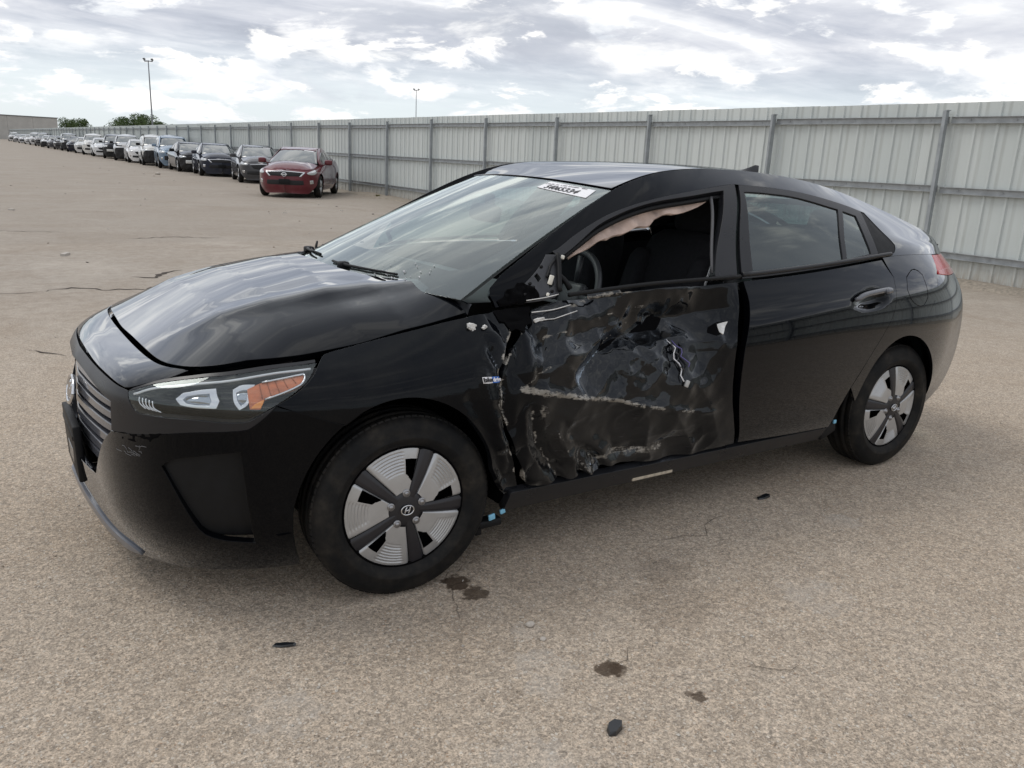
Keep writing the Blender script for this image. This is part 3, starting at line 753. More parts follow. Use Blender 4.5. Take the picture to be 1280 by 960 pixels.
def set_scuff(me, kind):
    co = np.zeros(len(me.vertices)*3); me.vertices.foreach_get('co', co); co = co.reshape(-1, 3); x, z = co[:, 0], co[:, 2]
    s = np.zeros(len(x)); h = np.zeros(len(x))
    def stroke(k, w, amp, taper=True):
        d = polydist(x, z, XZ[k]); return amp*np.exp(-(d/w)**2)
    if kind == 'door':
        t = np.clip((x-.48)/.9, 0, 1)
        d = polydist(x, z, XZ['scrape']); s = np.maximum(s, (1.0-.42*t)*np.exp(-(d/(.0125-.006*t))**2)*np.where(t > .55, .55+.45*np.sign(np.sin(x*38)), 1))
        s = np.maximum(s, stroke('scrapeup', .007, .55)); s = np.maximum(s, stroke('lowscuff', .026, .52)); s = np.maximum(s, stroke('topscr', .005, .7))
        for (pts, a_, w_), q_ in zip(FOLDS, (.62, .55, .0, .5, .0, .60, .75, .35, .45)):
            s = np.maximum(s, q_*np.exp(-(polydist(x, z, [(px_+.006*np.sin(k_*2.), pz_+.010) for k_, (px_, pz_) in enumerate(pts)])/.0055)**2)*(vnoise(x*28, z*31, 61) > -.05))
        s = np.maximum(s, stroke('doorfront', .008, .75)*(vnoise(x*20, z*24, 7) > .05))
        s = np.maximum(s, .50*np.exp(-((x-.50)/.03)**2-((z-.595)/.05)**2))
        h = seg01(x, .42, .55)*(1-.7*seg01(x, 1.2, 1.4))
        h = np.maximum(h*.8, 1.2*np.exp(-(polydist(x, z, XZ['lowscuff'])/.06)**2))
    if kind == 'fender':
        s = np.maximum(s, stroke('fendrear', .007, .7)*(vnoise(x*20, z*26, 17) > .1)*(z > .35)); h = seg01(x, .3, .44)*.7
    for n, val in (('scuff', s), ('scratch', h)):
        a = me.attributes.new(n, 'FLOAT', 'POINT'); a.data.foreach_set('value', val.astype(np.float32))

def pad(c, d, ry=0., n=3):
    bm = bmesh.new(); bmesh.ops.create_cube(bm, size=1.)
    bmesh.ops.subdivide_edges(bm, edges=bm.edges[:], cuts=4, use_grid_fill=True)
    V_ = []
    for v in bm.verts:
        q = np.array(v.co[:])*2; e = 5.
        l = (abs(q[0])**e+abs(q[1])**e+abs(q[2])**e)**(1/e); q = q/l*np.max(np.abs(q))
        V_.append(q*np.array(d)/2)
    bm.verts.index_update(); F_ = [[v.index for v in f_.verts] for f_ in bm.faces]; bm.free()
    R_ = np.array(Matrix.Rotation(ry, 3, 'Y')); return np.array(V_) @ R_.T+np.array(c), F_
HP = 0.03
# --- front end
nose_l = [(0, .884), (.012, .8765), (.0246, .8745), (.0417, .8637), (.0474, .8632)]
headl = T['head']
nose_half = nose_l + [(.0610, .912), (.0735, .943), (.097, .993)] + [(.085, .9985), (.05, .9985), (0, .9985)]
def full(half):      # close a half outline over the centre line
    return half + [(-u, v) for u, v in reversed(half) if u > 1e-9]
panel('nose_panel', Bs, full(nose_half), BLACK, CAR, h=HP, gap=.003, flange=.02)
trim_half = [(0, .868)] + [(u, v-.010) for u, v in nose_l[1:]] + headl[0:9] + T['trimlow'][::-1] + [(.0425, .5697), (.0395, .7225), (.0124, .7894), (0, .795)]
panel('bumper_upper_trim', Bs, full(trim_half), SATIN, CAR, h=HP, gap=.0015, flange=.03)
ua = inv_xz(B, -.372, .25)[0]
arc_f = [q for q in arch(B, **ARF, a0=14, a1=172, n=30)]
US = .2415
arc_s = min(arc_f, key=lambda q: abs(q[0]-US)); BFG = T['bfgap'][:-1]+[(.2330, .587), arc_s]
arc_l = [q for q in arc_f if q[0] < arc_s[0]-.001]           # bumper part of the arch
arc_r = [q for q in arc_f if q[0] > arc_s[0]+.001]
gl_low = [(0, .262), (.0249, .2659), (.0342, .4489)]
bump_half = gl_low + T['trimlow'] + BFG[1:] + arc_l + [(arc_l[-1][0]-.001, .0), (.15, .0), (.08, .0), (.03, .0), (0, .0)]
mirror_l = lambda l: [(-u, v) for u, v in l]
panel('front_bumper', Bs, full(bump_half), BLACK, CAR, holes=[T['fog'], mirror_l(T['fog'])], h=HP, gap=.002, flange=.02)
def fog_depth(u, v, P): return -.012-.028*np.clip((np.abs(u)-.095)/.06, 0, 1)
for mir in (False, True):
    panel('bumper_air_inlet', off(B, fog_depth), T['fog'], MATTE, CAR, mirror=mir, h=.02, gap=-.006, flange=.01)
lip = [(0, .155), (.012, .112), (.026, .060), (.045, .030), (.05, .012), (.03, .0), (0, .0)]
panel('bumper_lip', off(Bs, .008), full(lip), LIPGREY, CAR, h=.03, flange=.012)
scratch = MB(); rr_ = random.Random(3)
for k in range(12):
    u0, v0 = .047+rr_.random()*.026, .44+rr_.random()*.05
    q_ = [(u0+.0016*i_*(.5+rr_.random()), v0-.006*i_*rr_.random()+.006*rr_.random()) for i_ in range(4)]
    scratch.tube(along(B, q_, .0006), [.0003, .0009, .0007, .0003, .0003][:1]+[.0008]*(len(along(B, q_, 0.))-2)+[.0003], 4)
scratch.build('paint_scratch', simple('grey_scratch', (.15, .15, .155), .6), CAR)
panel('bumper_tear', off(B, lambda u, v, P: .0015-.006*np.abs(vnoise(P[:, 1]*40, P[:, 2]*60, 51))), [(.0455, .532), (.056, .545), (.0665, .553), (.0871, .577), (.096, .583), (.090, .560), (.0835, .548), (.080, .525), (.072, .530), (.066, .508), (.058, .512), (.052, .498), (.0475, .512)], DARKIN, CAR, h=.01, gap=0, flange=.003, smoothed=False)
# grille
gr_full = full([(0, .795), (.0124, .7894), (.0395, .7225), (.0425, .5697), (.0342, .4489), (.0249, .2659), (0, .262)])
grille = panel('grille', off(Bs, -.085), [(u*1.15, v) for u, v in gr_full], DARKIN, CAR, h=.05, gap=-.02, flange=.0)
def gedge(v): return float(np.interp(v, [.262, .4489, .5697, .7225, .79], [.0249, .0342, .0425, .0395, .0124]))-.001
for k, v in enumerate((.735, .655, .575, .50, .425, .35, .29)):
    e = gedge(v); w = .021 if k else .026
    o_ = [(0, v+w), (e*.8, v+w*.9), (e, v+w*.2), (e, v-w*.3), (e*.8, v-w*.6), (0, v-w*.6)]
    panel('grille_slat', off(Bs, -.030-.002*k), full(o_), GRILLEB if k == 0 else GRILLE, grille, h=.02, gap=.0, flange=.03, corner=80, bevel=.004)
def emblem(parent, name, c, nrm, up, a, b, r, mat):
    """an oval ring round a slanted letter"""
    n_ = Vector(nrm).normalized(); u_ = (Vector(up)-n_*Vector(up).dot(n_)).normalized(); r_ = u_.cross(n_)
    def p_(x, y, d=0.): return np.array(Vector(c)+r_*x+u_*y+n_*d)
    m = MB(); m.tube([p_(a*cos(t), b*sin(t), .004) for t in np.linspace(0, 2*pi, 33)], r, 6, cap=False)
    sl = .32
    for sx in (-1, 1):
        m.tube([p_(sx*a*.34+y*sl-.1*a*sx*abs(y/b), y, .004) for y in np.linspace(-b*.72, b*.72, 7)], r*np.array([.7, .95, 1.1, 1.1, 1.1, .95, .7]), 6)
    m.tube([p_(-a*.34-.02*a, -b*.16, .004), p_(0, 0, .005), p_(a*.34+.02*a, b*.16, .004)], r*.9, 6)
    return m.build(name, mat, parent)
EMC = Vector((-.872, -.012, .605))
emblem(CAR, 'grille_emblem', EMC, (-1, 0, .22), (0, 0, 1), .068, .045, .0075, CHROME)
mb = MB(); mb.lathe([(.0005, 0), (.03, 0), (.062, .003)], 32, 'z'); eb = mb.build('emblem_backing', SATIN, CAR)
eb.matrix_local = Matrix.Translation(EMC-Vector((-.004, 0, .001))) @ Matrix.Rotation(radians(-77), 4, 'Y') @ Matrix.Diagonal((.72, 1.08, 1, 1))
mb = MB(); mb.box((-.880, 0, .415), (.026, .33, .20), bev=.006, ry=radians(-2)); mb.box((-.893, 0, .47), (.010, .30, .018), bev=.003)
mb.build('plate_bracket', MATTE, CAR)
# --- headlamps
def lamp_depth(u, v, P): return -.055+.02*np.clip((v-.9)/.08, 0, 1)
for mir in (False, True):
    hl = panel('headlight', B, headl, LENS, CAR, mirror=mir, h=.02, gap=.003, flange=.006)
    me = mesh_from('headlight_housing', [panel_data(off(B, lamp_depth), headl, h=.025, gap=-.004, flange=.0)], simple('black_lamp_housing', (.004, .004, .005), .25, spec=.3), mir); link(bpy.data.objects.new('headlight_housing', me), hl)
    sgn = -1 if not mir else 1
    # dark eyebrow along the top of the lens
    eb_ = [(.0520, .850), (.0735, .928), (.115, .962), (.16, .967), (.21, .972), (.243, .970), (.244, .978), (.2084, .983), (.16, .979), (.1139, .974), (.0735, .945), (.054, .872)]
    me = mesh_from('headlight_brow', [panel_data(off(B, .0015), eb_, h=.02, gap=0, flange=.003)], SATIN, mir); link(bpy.data.objects.new('headlight_brow', me), hl)
    for nm, key, dp in (('projector_bezel', 'proj1', -.016), ('high_beam_bezel', 'proj2', -.016)):
        O = np.array(T[key]); c_ = O.mean(0)
        me = mesh_from(nm, [panel_data(off(B, dp), T[key], holes=[[tuple(c_+(q-c_)*.68) for q in O]], h=.012, gap=0, flange=.02)], CHROME, mir); link(bpy.data.objects.new(nm, me), hl)
        me = mesh_from('projector_lens', [panel_data(off(B, lambda u, v, P, c=c_: -.028+.012*np.exp(-(((u-c[0])/.012)**2+((v-c[1])/.05)**2))), [tuple(c_+(q-c_)*.7) for q in O], h=.008, gap=0, flange=0)], M('lamp_bowl', lambda t, o: simple_bowl(t, o)) if False else simple('lamp_bowl', (.33, .36, .40), .08, metal=.9, coat=1.), mir)
        link(bpy.data.objects.new('projector_lens', me), hl)
    me = mesh_from('turn_signal', [panel_data(off(B, -.008), T['amber'], h=.012, gap=0, flange=.012)], AMBER, mir); ts = link(bpy.data.objects.new('turn_signal', me), hl)
    me = mesh_from('bulb_window', [panel_data(off(B, -.006), [(.1775, .80), (.1868, .83), (.1800, .770), (.1722, .772)], h=.01, gap=0, flange=.004)], simple('bright_orange_window', (.80, .27, .015), .25, coat=1.), mir); link(bpy.data.objects.new('bulb_window', me), ts)
    for k in range(5):
        a_ = .20+.15*k; m = MB(); Pq = along(B, [(.190+.0075*k, .925+.003*k), (.186+.0085*k, .838+.017*k)], -.0062, 3); Pq[:, 1] *= (1 if not mir else -1); m.tube(Pq, .0012, 4); m.build('reflector_rib', simple('dark_amber_rib', (.30, .07, .01), .3), ts)
    m = MB()
    Pq = along(off(B, -.005), T['amber'][1:6], 0., 5); Pq[:, 1] *= (1 if not mir else -1); m.tube(Pq, .0035, 6)
    m.build('chrome_strip', CHROME, hl)
    m = MB()
    for k in range(5):
        u0 = .0600+.004*k; Pq = along(B, [(u0, .83-.006*k), (u0+.003, .765-.006*k), (u0+.011, .722-.003*k)], -.02, 4); Pq[:, 1] *= (1 if not mir else -1)
        m.tube(Pq, .0028, 5)
    m.build('lamp_rib', CHROME, hl)
    m = MB(); Pq = along(B, [(.0560, .838), (.075, .915), (.115, .945), (.16, .953), (.2084, .962), (.238, .958)], -.010, 5); Pq[:, 1] *= (1 if not mir else -1)
    m.tube(Pq, .0040, 6); m.build('running_light', simple('white_light_bar', (.72, .74, .76), .3), hl)
# --- hood
L7 = [tuple(B([u], [1.])[0][:2]) for u in np.concatenate([np.linspace(0, .09, 12), np.linspace(.10, .30, 12)])]
hood_half = [(x_+.004, -y_-.0 if False else y_) for x_, y_ in L7] + [(.280, -.735), (.272, -.60), (.21, -.49), (.12, -.40), (.04, -.29), (.008, -.17), (.0, 0.)]
hood_o = hood_half + [(x_, -y_) for x_, y_ in reversed(hood_half[1:-1])]
panel('hood', hoodf, hood_o, BLACK, CAR, h=.035, gap=.004, flange=.025, ref=(0, 0, 1), corner=60)
# --- fenders, doors, quarters
fend = [(.2465, .974), (.2517, .991), (.2671, .9965), (.2793, .998), (.2939, .998), (.315, .998), (.335, .998), (.3454, .995)] + T['fendrear'][1:] + [(.330, .085)] + arc_r + BFG[::-1] + [(.2165, .8568), (.2334, .919)]
for mir in (False, True):
    o = panel('fender', B if mir else off(B, fender_dent), fend, SCRAPED if not mir else BLACK, CAR, mirror=mir, h=.035 if mir else .012, gap=.002, flange=.016)
    if not mir: set_scuff(o.data, 'fender'); o['label'] = 'crumpled black front fender with chipped rear edge'
fdoor = T['doorfront'] + T['doorbot'][1:] + T['doorrear'][::-1][1:] + [(.44, .998), (.38, .998)]
rdoor_front = T['rdoorfront']
rarc = arch(B, **ARR, a0=166, a1=8, n=30)
rdoor = rdoor_front + T['rdoorbot'][1:] + [(.6122, .1361)] + T['rdoorrear'][::-1][1:]
def scoop(c, ru, rv, dep):
    return lambda u, v, P: -dep*np.exp(-(((u-c[0])/ru)**2+((v-c[1])/rv)**2)**2)
hc = np.array(T['handle']).mean(0)
quarter = [(.6640, .9995)] + T['rdoorrear'][1:7] + [q for q in rarc if q[1] > .20 and q[0] < .7245] + [(.7233, .4965), (.7126, .6573), (.7419, .9117), (.7476, .9346), (.757, .9995)]
fuel = T['fuel']
def top_z(P): return P
DOORS = []
for mir in (False, True):
    d = panel('front_door', B if mir else off(B, door_dent), fdoor, BLACK if mir else SCRAPED, CAR, mirror=mir, h=.035 if mir else .0115, gap=.002, flange=.02)
    if not mir: set_scuff(d.data, 'door'); d['label'] = 'crushed black front door with scraped paint and missing window'
    r = panel('rear_door', off(B, scoop(hc-np.array((0, .012)), .0185, .046, .022)), rdoor, BLACK, CAR, mirror=mir, h=.022, gap=.002, flange=.03)
    DOORS.append((d, r))
    qp = [panel_data(B, quarter, holes=[fuel], h=.03, gap=.0004, flange=.016, bevel=.0004)]
    link(bpy.data.objects.new('quarter_panel', mesh_from('quarter_panel', qp, BLACK, mir)), CAR)
    panel('fuel_flap' if not mir else 'quarter_plug', B, fuel, BLACK, CAR, mirror=mir, h=.03, gap=.0042, flange=.01)
    # handles: body-coloured parts, the sky's gleam put into a greyer colour
    m = MB(); Q = along(B, [(.6165, .845), (.6270, .862), (.642, .866), (.6575, .866), (.6625, .862)], .016, 5)
    Q[0] = at(B, (.6165, .845), .004); Q[-1] = at(B, (.6635, .862), .004)
    if mir: Q[:, 1] *= -1
    m.tube(Q, np.interp(np.linspace(0, 1, len(Q)), [0, .15, .85, 1], [.010, .013, .013, .010]), 10); m.build('door_handle', GRILLE, r)
    m = MB(); Q = along(B, [(.653, .858), (.660, .86)], .024, 3)
    if mir: Q[:, 1] *= -1
    m.tube(Q, .0135, 8); m.build('handle_cap', GRILLE, r)
D0, R0 = DOORS[0]
# where the front handle is missing: a torn hole, the bare bracket and the hanging wires
panel('handle_recess', off(B, lambda u, v, P: door_dent(u, v, P)+.002), T['rhandhole'], DARKIN, D0, h=.012, gap=0, flange=.004)
br = np.array(T['rhandhole']); c_ = br.mean(0)
panel('lock_bracket', off(B, lambda u, v, P: door_dent(u, v, P)+.006), [(.4838, .79), (.4848, .835), (.4925, .842), (.4885, .800), (.486, .775)], BARE, D0, h=.008, gap=0, flange=.006)
cd_ = at(off(B, door_dent), (.4472, .811)); cz0 = cd_[2]
m = MB(); m.box(cd_+np.array((.012, -.004, -.005)), (.05, .02, .035), bev=.006, ry=.3); m.box(cd_+np.array((.02, -.012, -.03)), (.022, .018, .03), bev=.004); m.build('lock_remnant', MATTE, D0)
def door_pt(x, z, o_):
    return at(off(B, lambda u, v, P: door_dent(u, v, P)+o_), inv_xz(B, x, z))
for k, (dx, dz, c, r) in enumerate(((.028, -.150, WHITE, .0024), (.012, -.11, STEEL, .0024), (.036, -.10, simple('violet_wire', (.12, .10, .28), .5), .0022), (.0, -.13, MATTE, .0026))):
    pts = [cd_+np.array((.012*k, -.014, -.012))]
    for q in range(1, 8):
        s_ = q/7; pts.append(door_pt(cd_[0]+.012*k+dx*s_+.012*sin(q*1.7+k*2), cd_[2]-.012+dz*s_, .012+.004*sin(q+k)))
    m = MB(); m.tube(pts, r, 6); m.build('loose_wire', c, D0)
m = MB(); m.box(door_pt(cd_[0]+.036, cd_[2]-.172, .012), (.018, .012, .028), bev=.004, ry=.4); m.build('wire_plug', simple('grey_plug', (.45, .45, .44), .5), D0)
m = MB(); m.box(cd_+np.array((.055, -.014, -.012)), (.020, .012, .014), bev=.004); m.build('white_clip', WHITE, D0)
# sill, rear bumper, lamps
sill_o = [(.334, .005), (.334, .095), (.45, .085), (.56, .080), (.611, .075), (.6125, .005)]
for mir in (False, True):
    panel('sill', off(B, -.004), sill_o, SATIN, CAR, mirror=mir, h=.03, gap=0, flange=.03)
    rb = [(.7233, .4965), (.7126, .6573), (.7419, .9117), (.7456, .9107), (.77, .897), (.80, .895), (.83, .900), (.9, .90), (1., .90), (1., 0.), (.75, .0)] + [q for q in reversed(rarc) if q[1] < .49 and q[0] > .70]
    panel('rear_bumper', B, rb, BLACK, CAR, mirror=mir, h=.035, gap=.0004, flange=.016, bevel=.0005)
    tl_o = [(.757, .998), (.7476, .9346), (.7456, .9107), (.77, .899), (.80, .897), (.835, .90), (.86, .93), (.87, .998)]
    tl = panel('taillight', B, tl_o, REDLENS2, CAR, mirror=mir, h=.02, gap=.002, flange=.01)
    tl2 = [(.7490, .930), (.7470, .912), (.77, .901), (.80, .899), (.835, .902), (.85, .915), (.80, .935)]
    panel('lamp_lower_lens', off(B, .002), tl2, REDLENS, tl, mirror=mir, h=.02, gap=.002, flange=.006)
    panel('tailgate_skin', B, [(.87, .998), (.86, .93), (.835, .90), (.9, .90), (1., .90), (1., .998)], BLACK, CAR, mirror=mir, h=.05, gap=.001, flange=.01)
# greenhouse: body side frame, door frames, glass
fo, fi, rfo, dlo = T['frame_out'], T['frame_in'], T['rframe_out'], T['dlo']
uni = [(.018, .02), (.03, .0), (.041, .30), (.0776, .8209)] + fo + rfo + dlo[1:] + [(.80, .0), (.88, .0), (.965, .0), (.995, .03), (.995, .97), (.97, .995)] + [(q, .995) for q in np.linspace(.90, .03, 22)] + [(.018, .9)]
fring = [(.0865, .81)] + fo + T['fdoor_rear'][1:] + [(.3671, .0079), (.4003, .4011), (.4285, .8335)] + fi[::-1][1:] + [(.0915, .66)]
rdf = T['rdoor_front']
rring = [rdf[0]] + rfo[1:] + [(.7072, .7595), (.6975, .0)] + [(.56, .0), (.4169, .0)] + [rdf[1]]
trio = [(.7162, .7633)] + dlo[1:] + [(.6990, .002), (.7085, .7595)]
for mir in (False, True):
    panel('body_side', S, uni, BLACK, CAR, mirror=mir, h=.03, gap=.0004, flange=.02, corner=45, bevel=.0005)
    d, r = DOORS[1 if mir else 0]
    panel('window_frame', off(S, .001), fring, SATIN, d, mirror=mir, h=.02, gap=.001, flange=.03, corner=50)
    panel('window_frame', off(S, .001), rring, SATIN, r, mirror=mir, h=.025, gap=.0015, flange=.014, holes=[T['rwin'], T['qwin']], corner=50)
    panel('rear_window', off(S, -.005), T['rwin'], GLASSS, r, mirror=mir, h=.03, gap=-.006, flange=.003)
    panel('quarter_window', off(S, -.005), T['qwin'], GLASSS, r, mirror=mir, h=.03, gap=-.006, flange=.003)
    panel('rear_pillar_insert', off(S, -.002), trio, MATTE, CAR, mirror=mir, h=.03, gap=.001, flange=.012)
    tri2 = [(.7110, .735), (.7215, .69), (.7300, .09), (.7145, .03), (.7010, .06)]
    m = MB(); Q = along(S, [(.090, .015), (.2, .015), (.33, .014), (.412, .014)], .006, 6)
    if mir: Q[:, 1] *= -1
    m.tube(Q, .008, 8)
    m.build('belt_seal', MATTE, d)
    m = MB(); Q = along(S, [(.418, .022), (.5, .022), (.6, .02), (.7, .018), (.7235, .018)], .005, 6)
    if mir: Q[:, 1] *= -1
    m.tube(Q, .010, 8); m.build('belt_seal', SATIN, r)
    if mir:
        panel('front_window', off(S, -.005), fi + [(.4003, .4011), (.3671, .0079), (.2, .0), (.08, .03)], GLASSS, d, mirror=True, h=.04, gap=-.006, flange=.003)
# bare mirror mount on the wrecked door
sail = T['sail']
panel('mirror_mount', off(S, .004), [(.0776, .815), (.0927, .68), (.086, .30), (.080, .068), (.0749, .0194), (.05, .0), (.039, .034), (.041, .297)], simple('bare_dark_bracket', (.045, .047, .052), .42, metal=.3, var=.3, vscale=20), D0, h=.015, gap=0, flange=.02,
      holes=[[(.058, .50), (.062, .55), (.0655, .36), (.061, .30)], [(.071, .35), (.076, .42), (.078, .16), (.071, .13)]])
m = MB(); m.tube(along(S, [(.089, .70), (.086, .45), (.083, .25), (.080, .06)], .016, 5), .009, 8); m.tube(along(S, [(.070, .33), (.074, .44), (.078, .55), (.084, .62)], .012, 5), .005, 6)
m.build('mirror_arm', MATTE, D0)
for q in ((.0525, .33), (.055, .22), (.068, .62), (.073, .08), (.046, .12)):
    m = MB(); m.lathe([(.0005, .0), (.006, .0), (.006, .006)], 10, 'y', at(S, q, .008)); m.build('mount_bolt', MATTE, D0)
for q, s_ in (((.0735, .25), (.018, .008, .034)), ((.067, .05), (.012, .006, .012)), ((.094, .60), (.016, .006, .014))): m = MB(); m.box(at(S, q, .012), s_, bev=.003, ry=.3); m.build('white_foam_scrap', simple('cream_foam', (.78, .76, .68), .8), D0)
# torn metal at the foot of the pillar
panel('torn_hinge_area', off(S, lambda u, v, P: .004+.018*np.abs(vnoise(P[:, 0]*45, P[:, 2]*45, 31))), [(.022, .0), (.021, .18), (.027, .25), (.030, .42), (.036, .38), (.041, .52), (.046, .44), (.050, .30), (.0555, .20), (.058, .02), (.04, .0)], DARKIN, CAR, h=.008, gap=0, flange=.004, smoothed=False)
panel('hinge_cavity', off(B, lambda u, v, P: .003+.006*np.abs(vnoise(P[:, 0]*45, P[:, 2]*45, 33))), [(.329, .995), (.350, .99), (.347, .965), (.3475, .94), (.343, .935), (.341, .91), (.337, .93), (.334, .925), (.3325, .96), (.330, .965)], DARKIN, CAR, h=.008, gap=0, flange=.004, smoothed=False)
for q, d_, a_ in (((.3155, .965), (.030, .012, .026), .5), ((.321, .955), (.02, .01, .014), -.4), ((.352, .945), (.045, .008, .012), -.2)):
    m = MB(); V_, F_ = pad(at(B, q, .006), d_, a_); V_ = V_+.004*np.stack([vnoise(V_[:, 0]*160, V_[:, 2]*160, 3+k_) for k_ in range(3)], 1); m.add(V_, F_, 0, False); m.build('chipped_edge', BARE, CAR)
m = MB(); m.tube(along(S, [(.045, .02), (.062, .018), (.078, .03)], .014, 4), .0018, 5); m.tube(along(B, [(.349, .97), (.362, .968), (.374, .975)], .010, 4), .002, 5); m.tube(along(B, [(.349, .945), (.362, .94), (.378, .955)], .004, 4), .002, 5)
m.build('bent_metal_edge', BARE, D0)
# --- roof, windscreen, tailgate
ro = [(b_, a_) for b_, a_ in [(0.01, .015), (0.01, .985), (.99, .985), (.99, .015)]]
ro = [(.0, a_) for a_ in np.linspace(.012, .988, 15)] + [(b_, .988) for b_ in np.linspace(.08, .99, 12)] + [(.99, a_) for a_ in np.linspace(.95, .05, 9)] + [(b_, .012) for b_ in np.linspace(.99, .08, 12)]
panel('roof', Rf, ro, BLACK, CAR, h=.05, gap=.003, flange=.012, ref=(0, 0, 1))
wo = [(.0, a_) for a_ in np.linspace(.008, .992, 15)] + [(s_, .992) for s_ in np.linspace(.1, .9, 8)] + [(.988, a_) for a_ in np.linspace(.992, .008, 15)] + [(s_, .008) for s_ in np.linspace(.9, .1, 8)]
WS_ = panel('windshield', Wd, wo, GLASSW, CAR, h=.05, gap=.002, flange=.004, ref=(-.4, 0, .9))
hole = [(.19, .50), (.188, .3), (.175, .15), (.165, .085), (.20, .055), (.5, .035), (.85, .035), (.955, .05), (.962, .2), (.962, .40), (.90, .43), (.90, .57), (.962, .60), (.962, .8), (.955, .95), (.85, .965), (.5, .965), (.20, .945), (.165, .915), (.175, .85), (.188, .7)]
panel('black_border', off(Wd, -.006, (-.4, 0, .9)), wo, MATTE, WS_, h=.05, gap=-.004, flange=.0, ref=(-.4, 0, .9), holes=[hole])
def on_ws(u, v, o): return off(Wd, o, (-.4, 0, .9))(u, v)
st = T['sticker']; stq = [(.902, .237), (.972, .227), (.957, .040), (.877, .035)]
panel('auction_sticker', off(Wd, .003, (-.4, 0, .9)), stq, WHITE, WS_, h=.03, gap=0, flange=.001, ref=(-.4, 0, .9), corner=20)
def decal_text(txt, fn, c, right, upv, size, mat, parent, name, o=.001, shear=0., bold=0., spacing=1., ref=None):
    """lettering laid on a surface; right / upv: uv steps per metre"""
    V_, F_ = text_mesh(txt, size, shear, spacing, bold)
    u = c[0]+V_[:, 0]*right[0]+V_[:, 1]*upv[0]; v = c[1]+V_[:, 0]*right[1]+V_[:, 1]*upv[1]
    P = off(fn, o, ref)(u, v); me = bpy.data.meshes.new(name); me.from_pydata(P.tolist(), [], F_); me.materials.append(mat); me.update()
    return link(bpy.data.objects.new(name, me), parent)
def step(fn, c, du, dv):
    a = fn([c[0]], [c[1]])[0]; b = fn([c[0]+du], [c[1]+dv])[0]; l = np.linalg.norm(b-a); return (du/l, dv/l)
cS = (.9135, .137); rS = step(Wd, cS, -.006, -.10); uS = step(Wd, cS, .05, -.004)
decal_text('54065334', Wd, (.912, .137), rS, uS, .049, INK, WS_, 'sticker_number', o=.0045, bold=.0012, ref=(-.4, 0, .9))
m = MB(); rs = random.Random(2)
for k in range(38):
    s_ = .225-.16*(k/37.); w_ = .0010+.0016*rs.random()
    if rs.random() < .3: continue
    P = on_ws(np.array([.951-.008*(1-k/37)-.004, .951-.008*(1-k/37)-.004, .961-.008*(1-k/37)-.004, .961-.008*(1-k/37)-.004]), np.array([s_, s_-w_, s_-w_, s_]), .0046); m.add(P, [(0, 1, 2, 3)])
m.build('sticker_barcode', INK, WS_)
# tailgate
def gate_net():
    rows = []
    for k, (x_, y_, z_) in enumerate(S3[6:]):
        rows.append([(x_+.0*abs(a), a*(abs(y_)-.004), z_+.022*(1-abs(a)**2.2)) for a in (-1, -.75, -.4, 0, .4, .75, 1)])
    rows.append([(3.42+.08*(1-a*a), a*.52, 1.038) for a in (-1, -.75, -.4, 0, .4, .75, 1)])
    return np.array(rows)
Gt = Surf(gate_net())
panel('tailgate', Gt, [(.30, .01), (.30, .99), (.99, .99), (.99, .01)], BLACK, CAR, h=.06, gap=.002, flange=.01, ref=(.3, 0, .9), holes=[[(.36, .09), (.36, .91), (.82, .90), (.82, .10)]])
panel('rear_screen', off(Gt, -.003, (.3, 0, .9)), [(.36, .09), (.36, .91), (.82, .90), (.82, .10)], GLASSS, CAR, h=.06, gap=-.005, flange=.003, ref=(.3, 0, .9))
# antenna
bz = 1.415; m = MB(); V_ = []; xs_ = np.linspace(2.335, 2.475, 10)
for i, x_ in enumerate(xs_):
    t_ = i/9; hgt = .004+.050*t_**1.3*(1 if t_ < .93 else .85); w_ = .020*(1-.35*t_); zb_ = float(Rf([np.interp(x_, [.925, 2.6], [0, 1])], [.5])[0][2])-.008
    for a_, h_ in ((-1, 0), (-.75, .35), (-.25, .92), (0, 1), (.25, .92), (.75, .35), (1, 0)): V_.append((x_+.012*h_*(1 if t_ > .9 else 0), a_*w_, zb_+.008+hgt*h_-.004))
m.grid(np.array(V_).reshape(10, 7, 3)); m.add(np.array(V_).reshape(10, 7, 3)[-1], [tuple(range(7))]); m.build('roof_antenna', SATIN, CAR)
# wipers
def wpt(s_, a_, o_): return off(Wd, o_, (-.4, 0, .9))(np.array([s_]), np.array([a_]))[0]
for w_pts, piv_ in (([(.052, .455), (.050, .40), (.050, .34), (.055, .27), (.062, .20), (.066, .165)], (.046, .375)), ([(.050, .90), (.055, .82), (.060, .74), (.064, .66), (.066, .58)], (.044, .84))):
    piv = wpt(*piv_, .012)
    m = MB(); arm = [piv]+[wpt(np.interp(t_, np.linspace(0, 1, len(w_pts)), [q[0] for q in w_pts])-.012, np.interp(t_, np.linspace(0, 1, len(w_pts)), [q[1] for q in w_pts]), .016) for t_ in np.linspace(.35, .85, 7)]
    m.tube(arm, np.linspace(.007, .004, 8), 6); w = m.build('wiper', MATTE, CAR)
    m = MB(); m.tube([wpt(q[0], q[1], .006) for q in w_pts], .0045, 6); m.build('wiper_blade', MATTE, w)
    m = MB(); m.add(*pad(piv-np.array((0, 0, .006)), (.040, .045, .030))); m.build('wiper_pivot', MATTE, w)
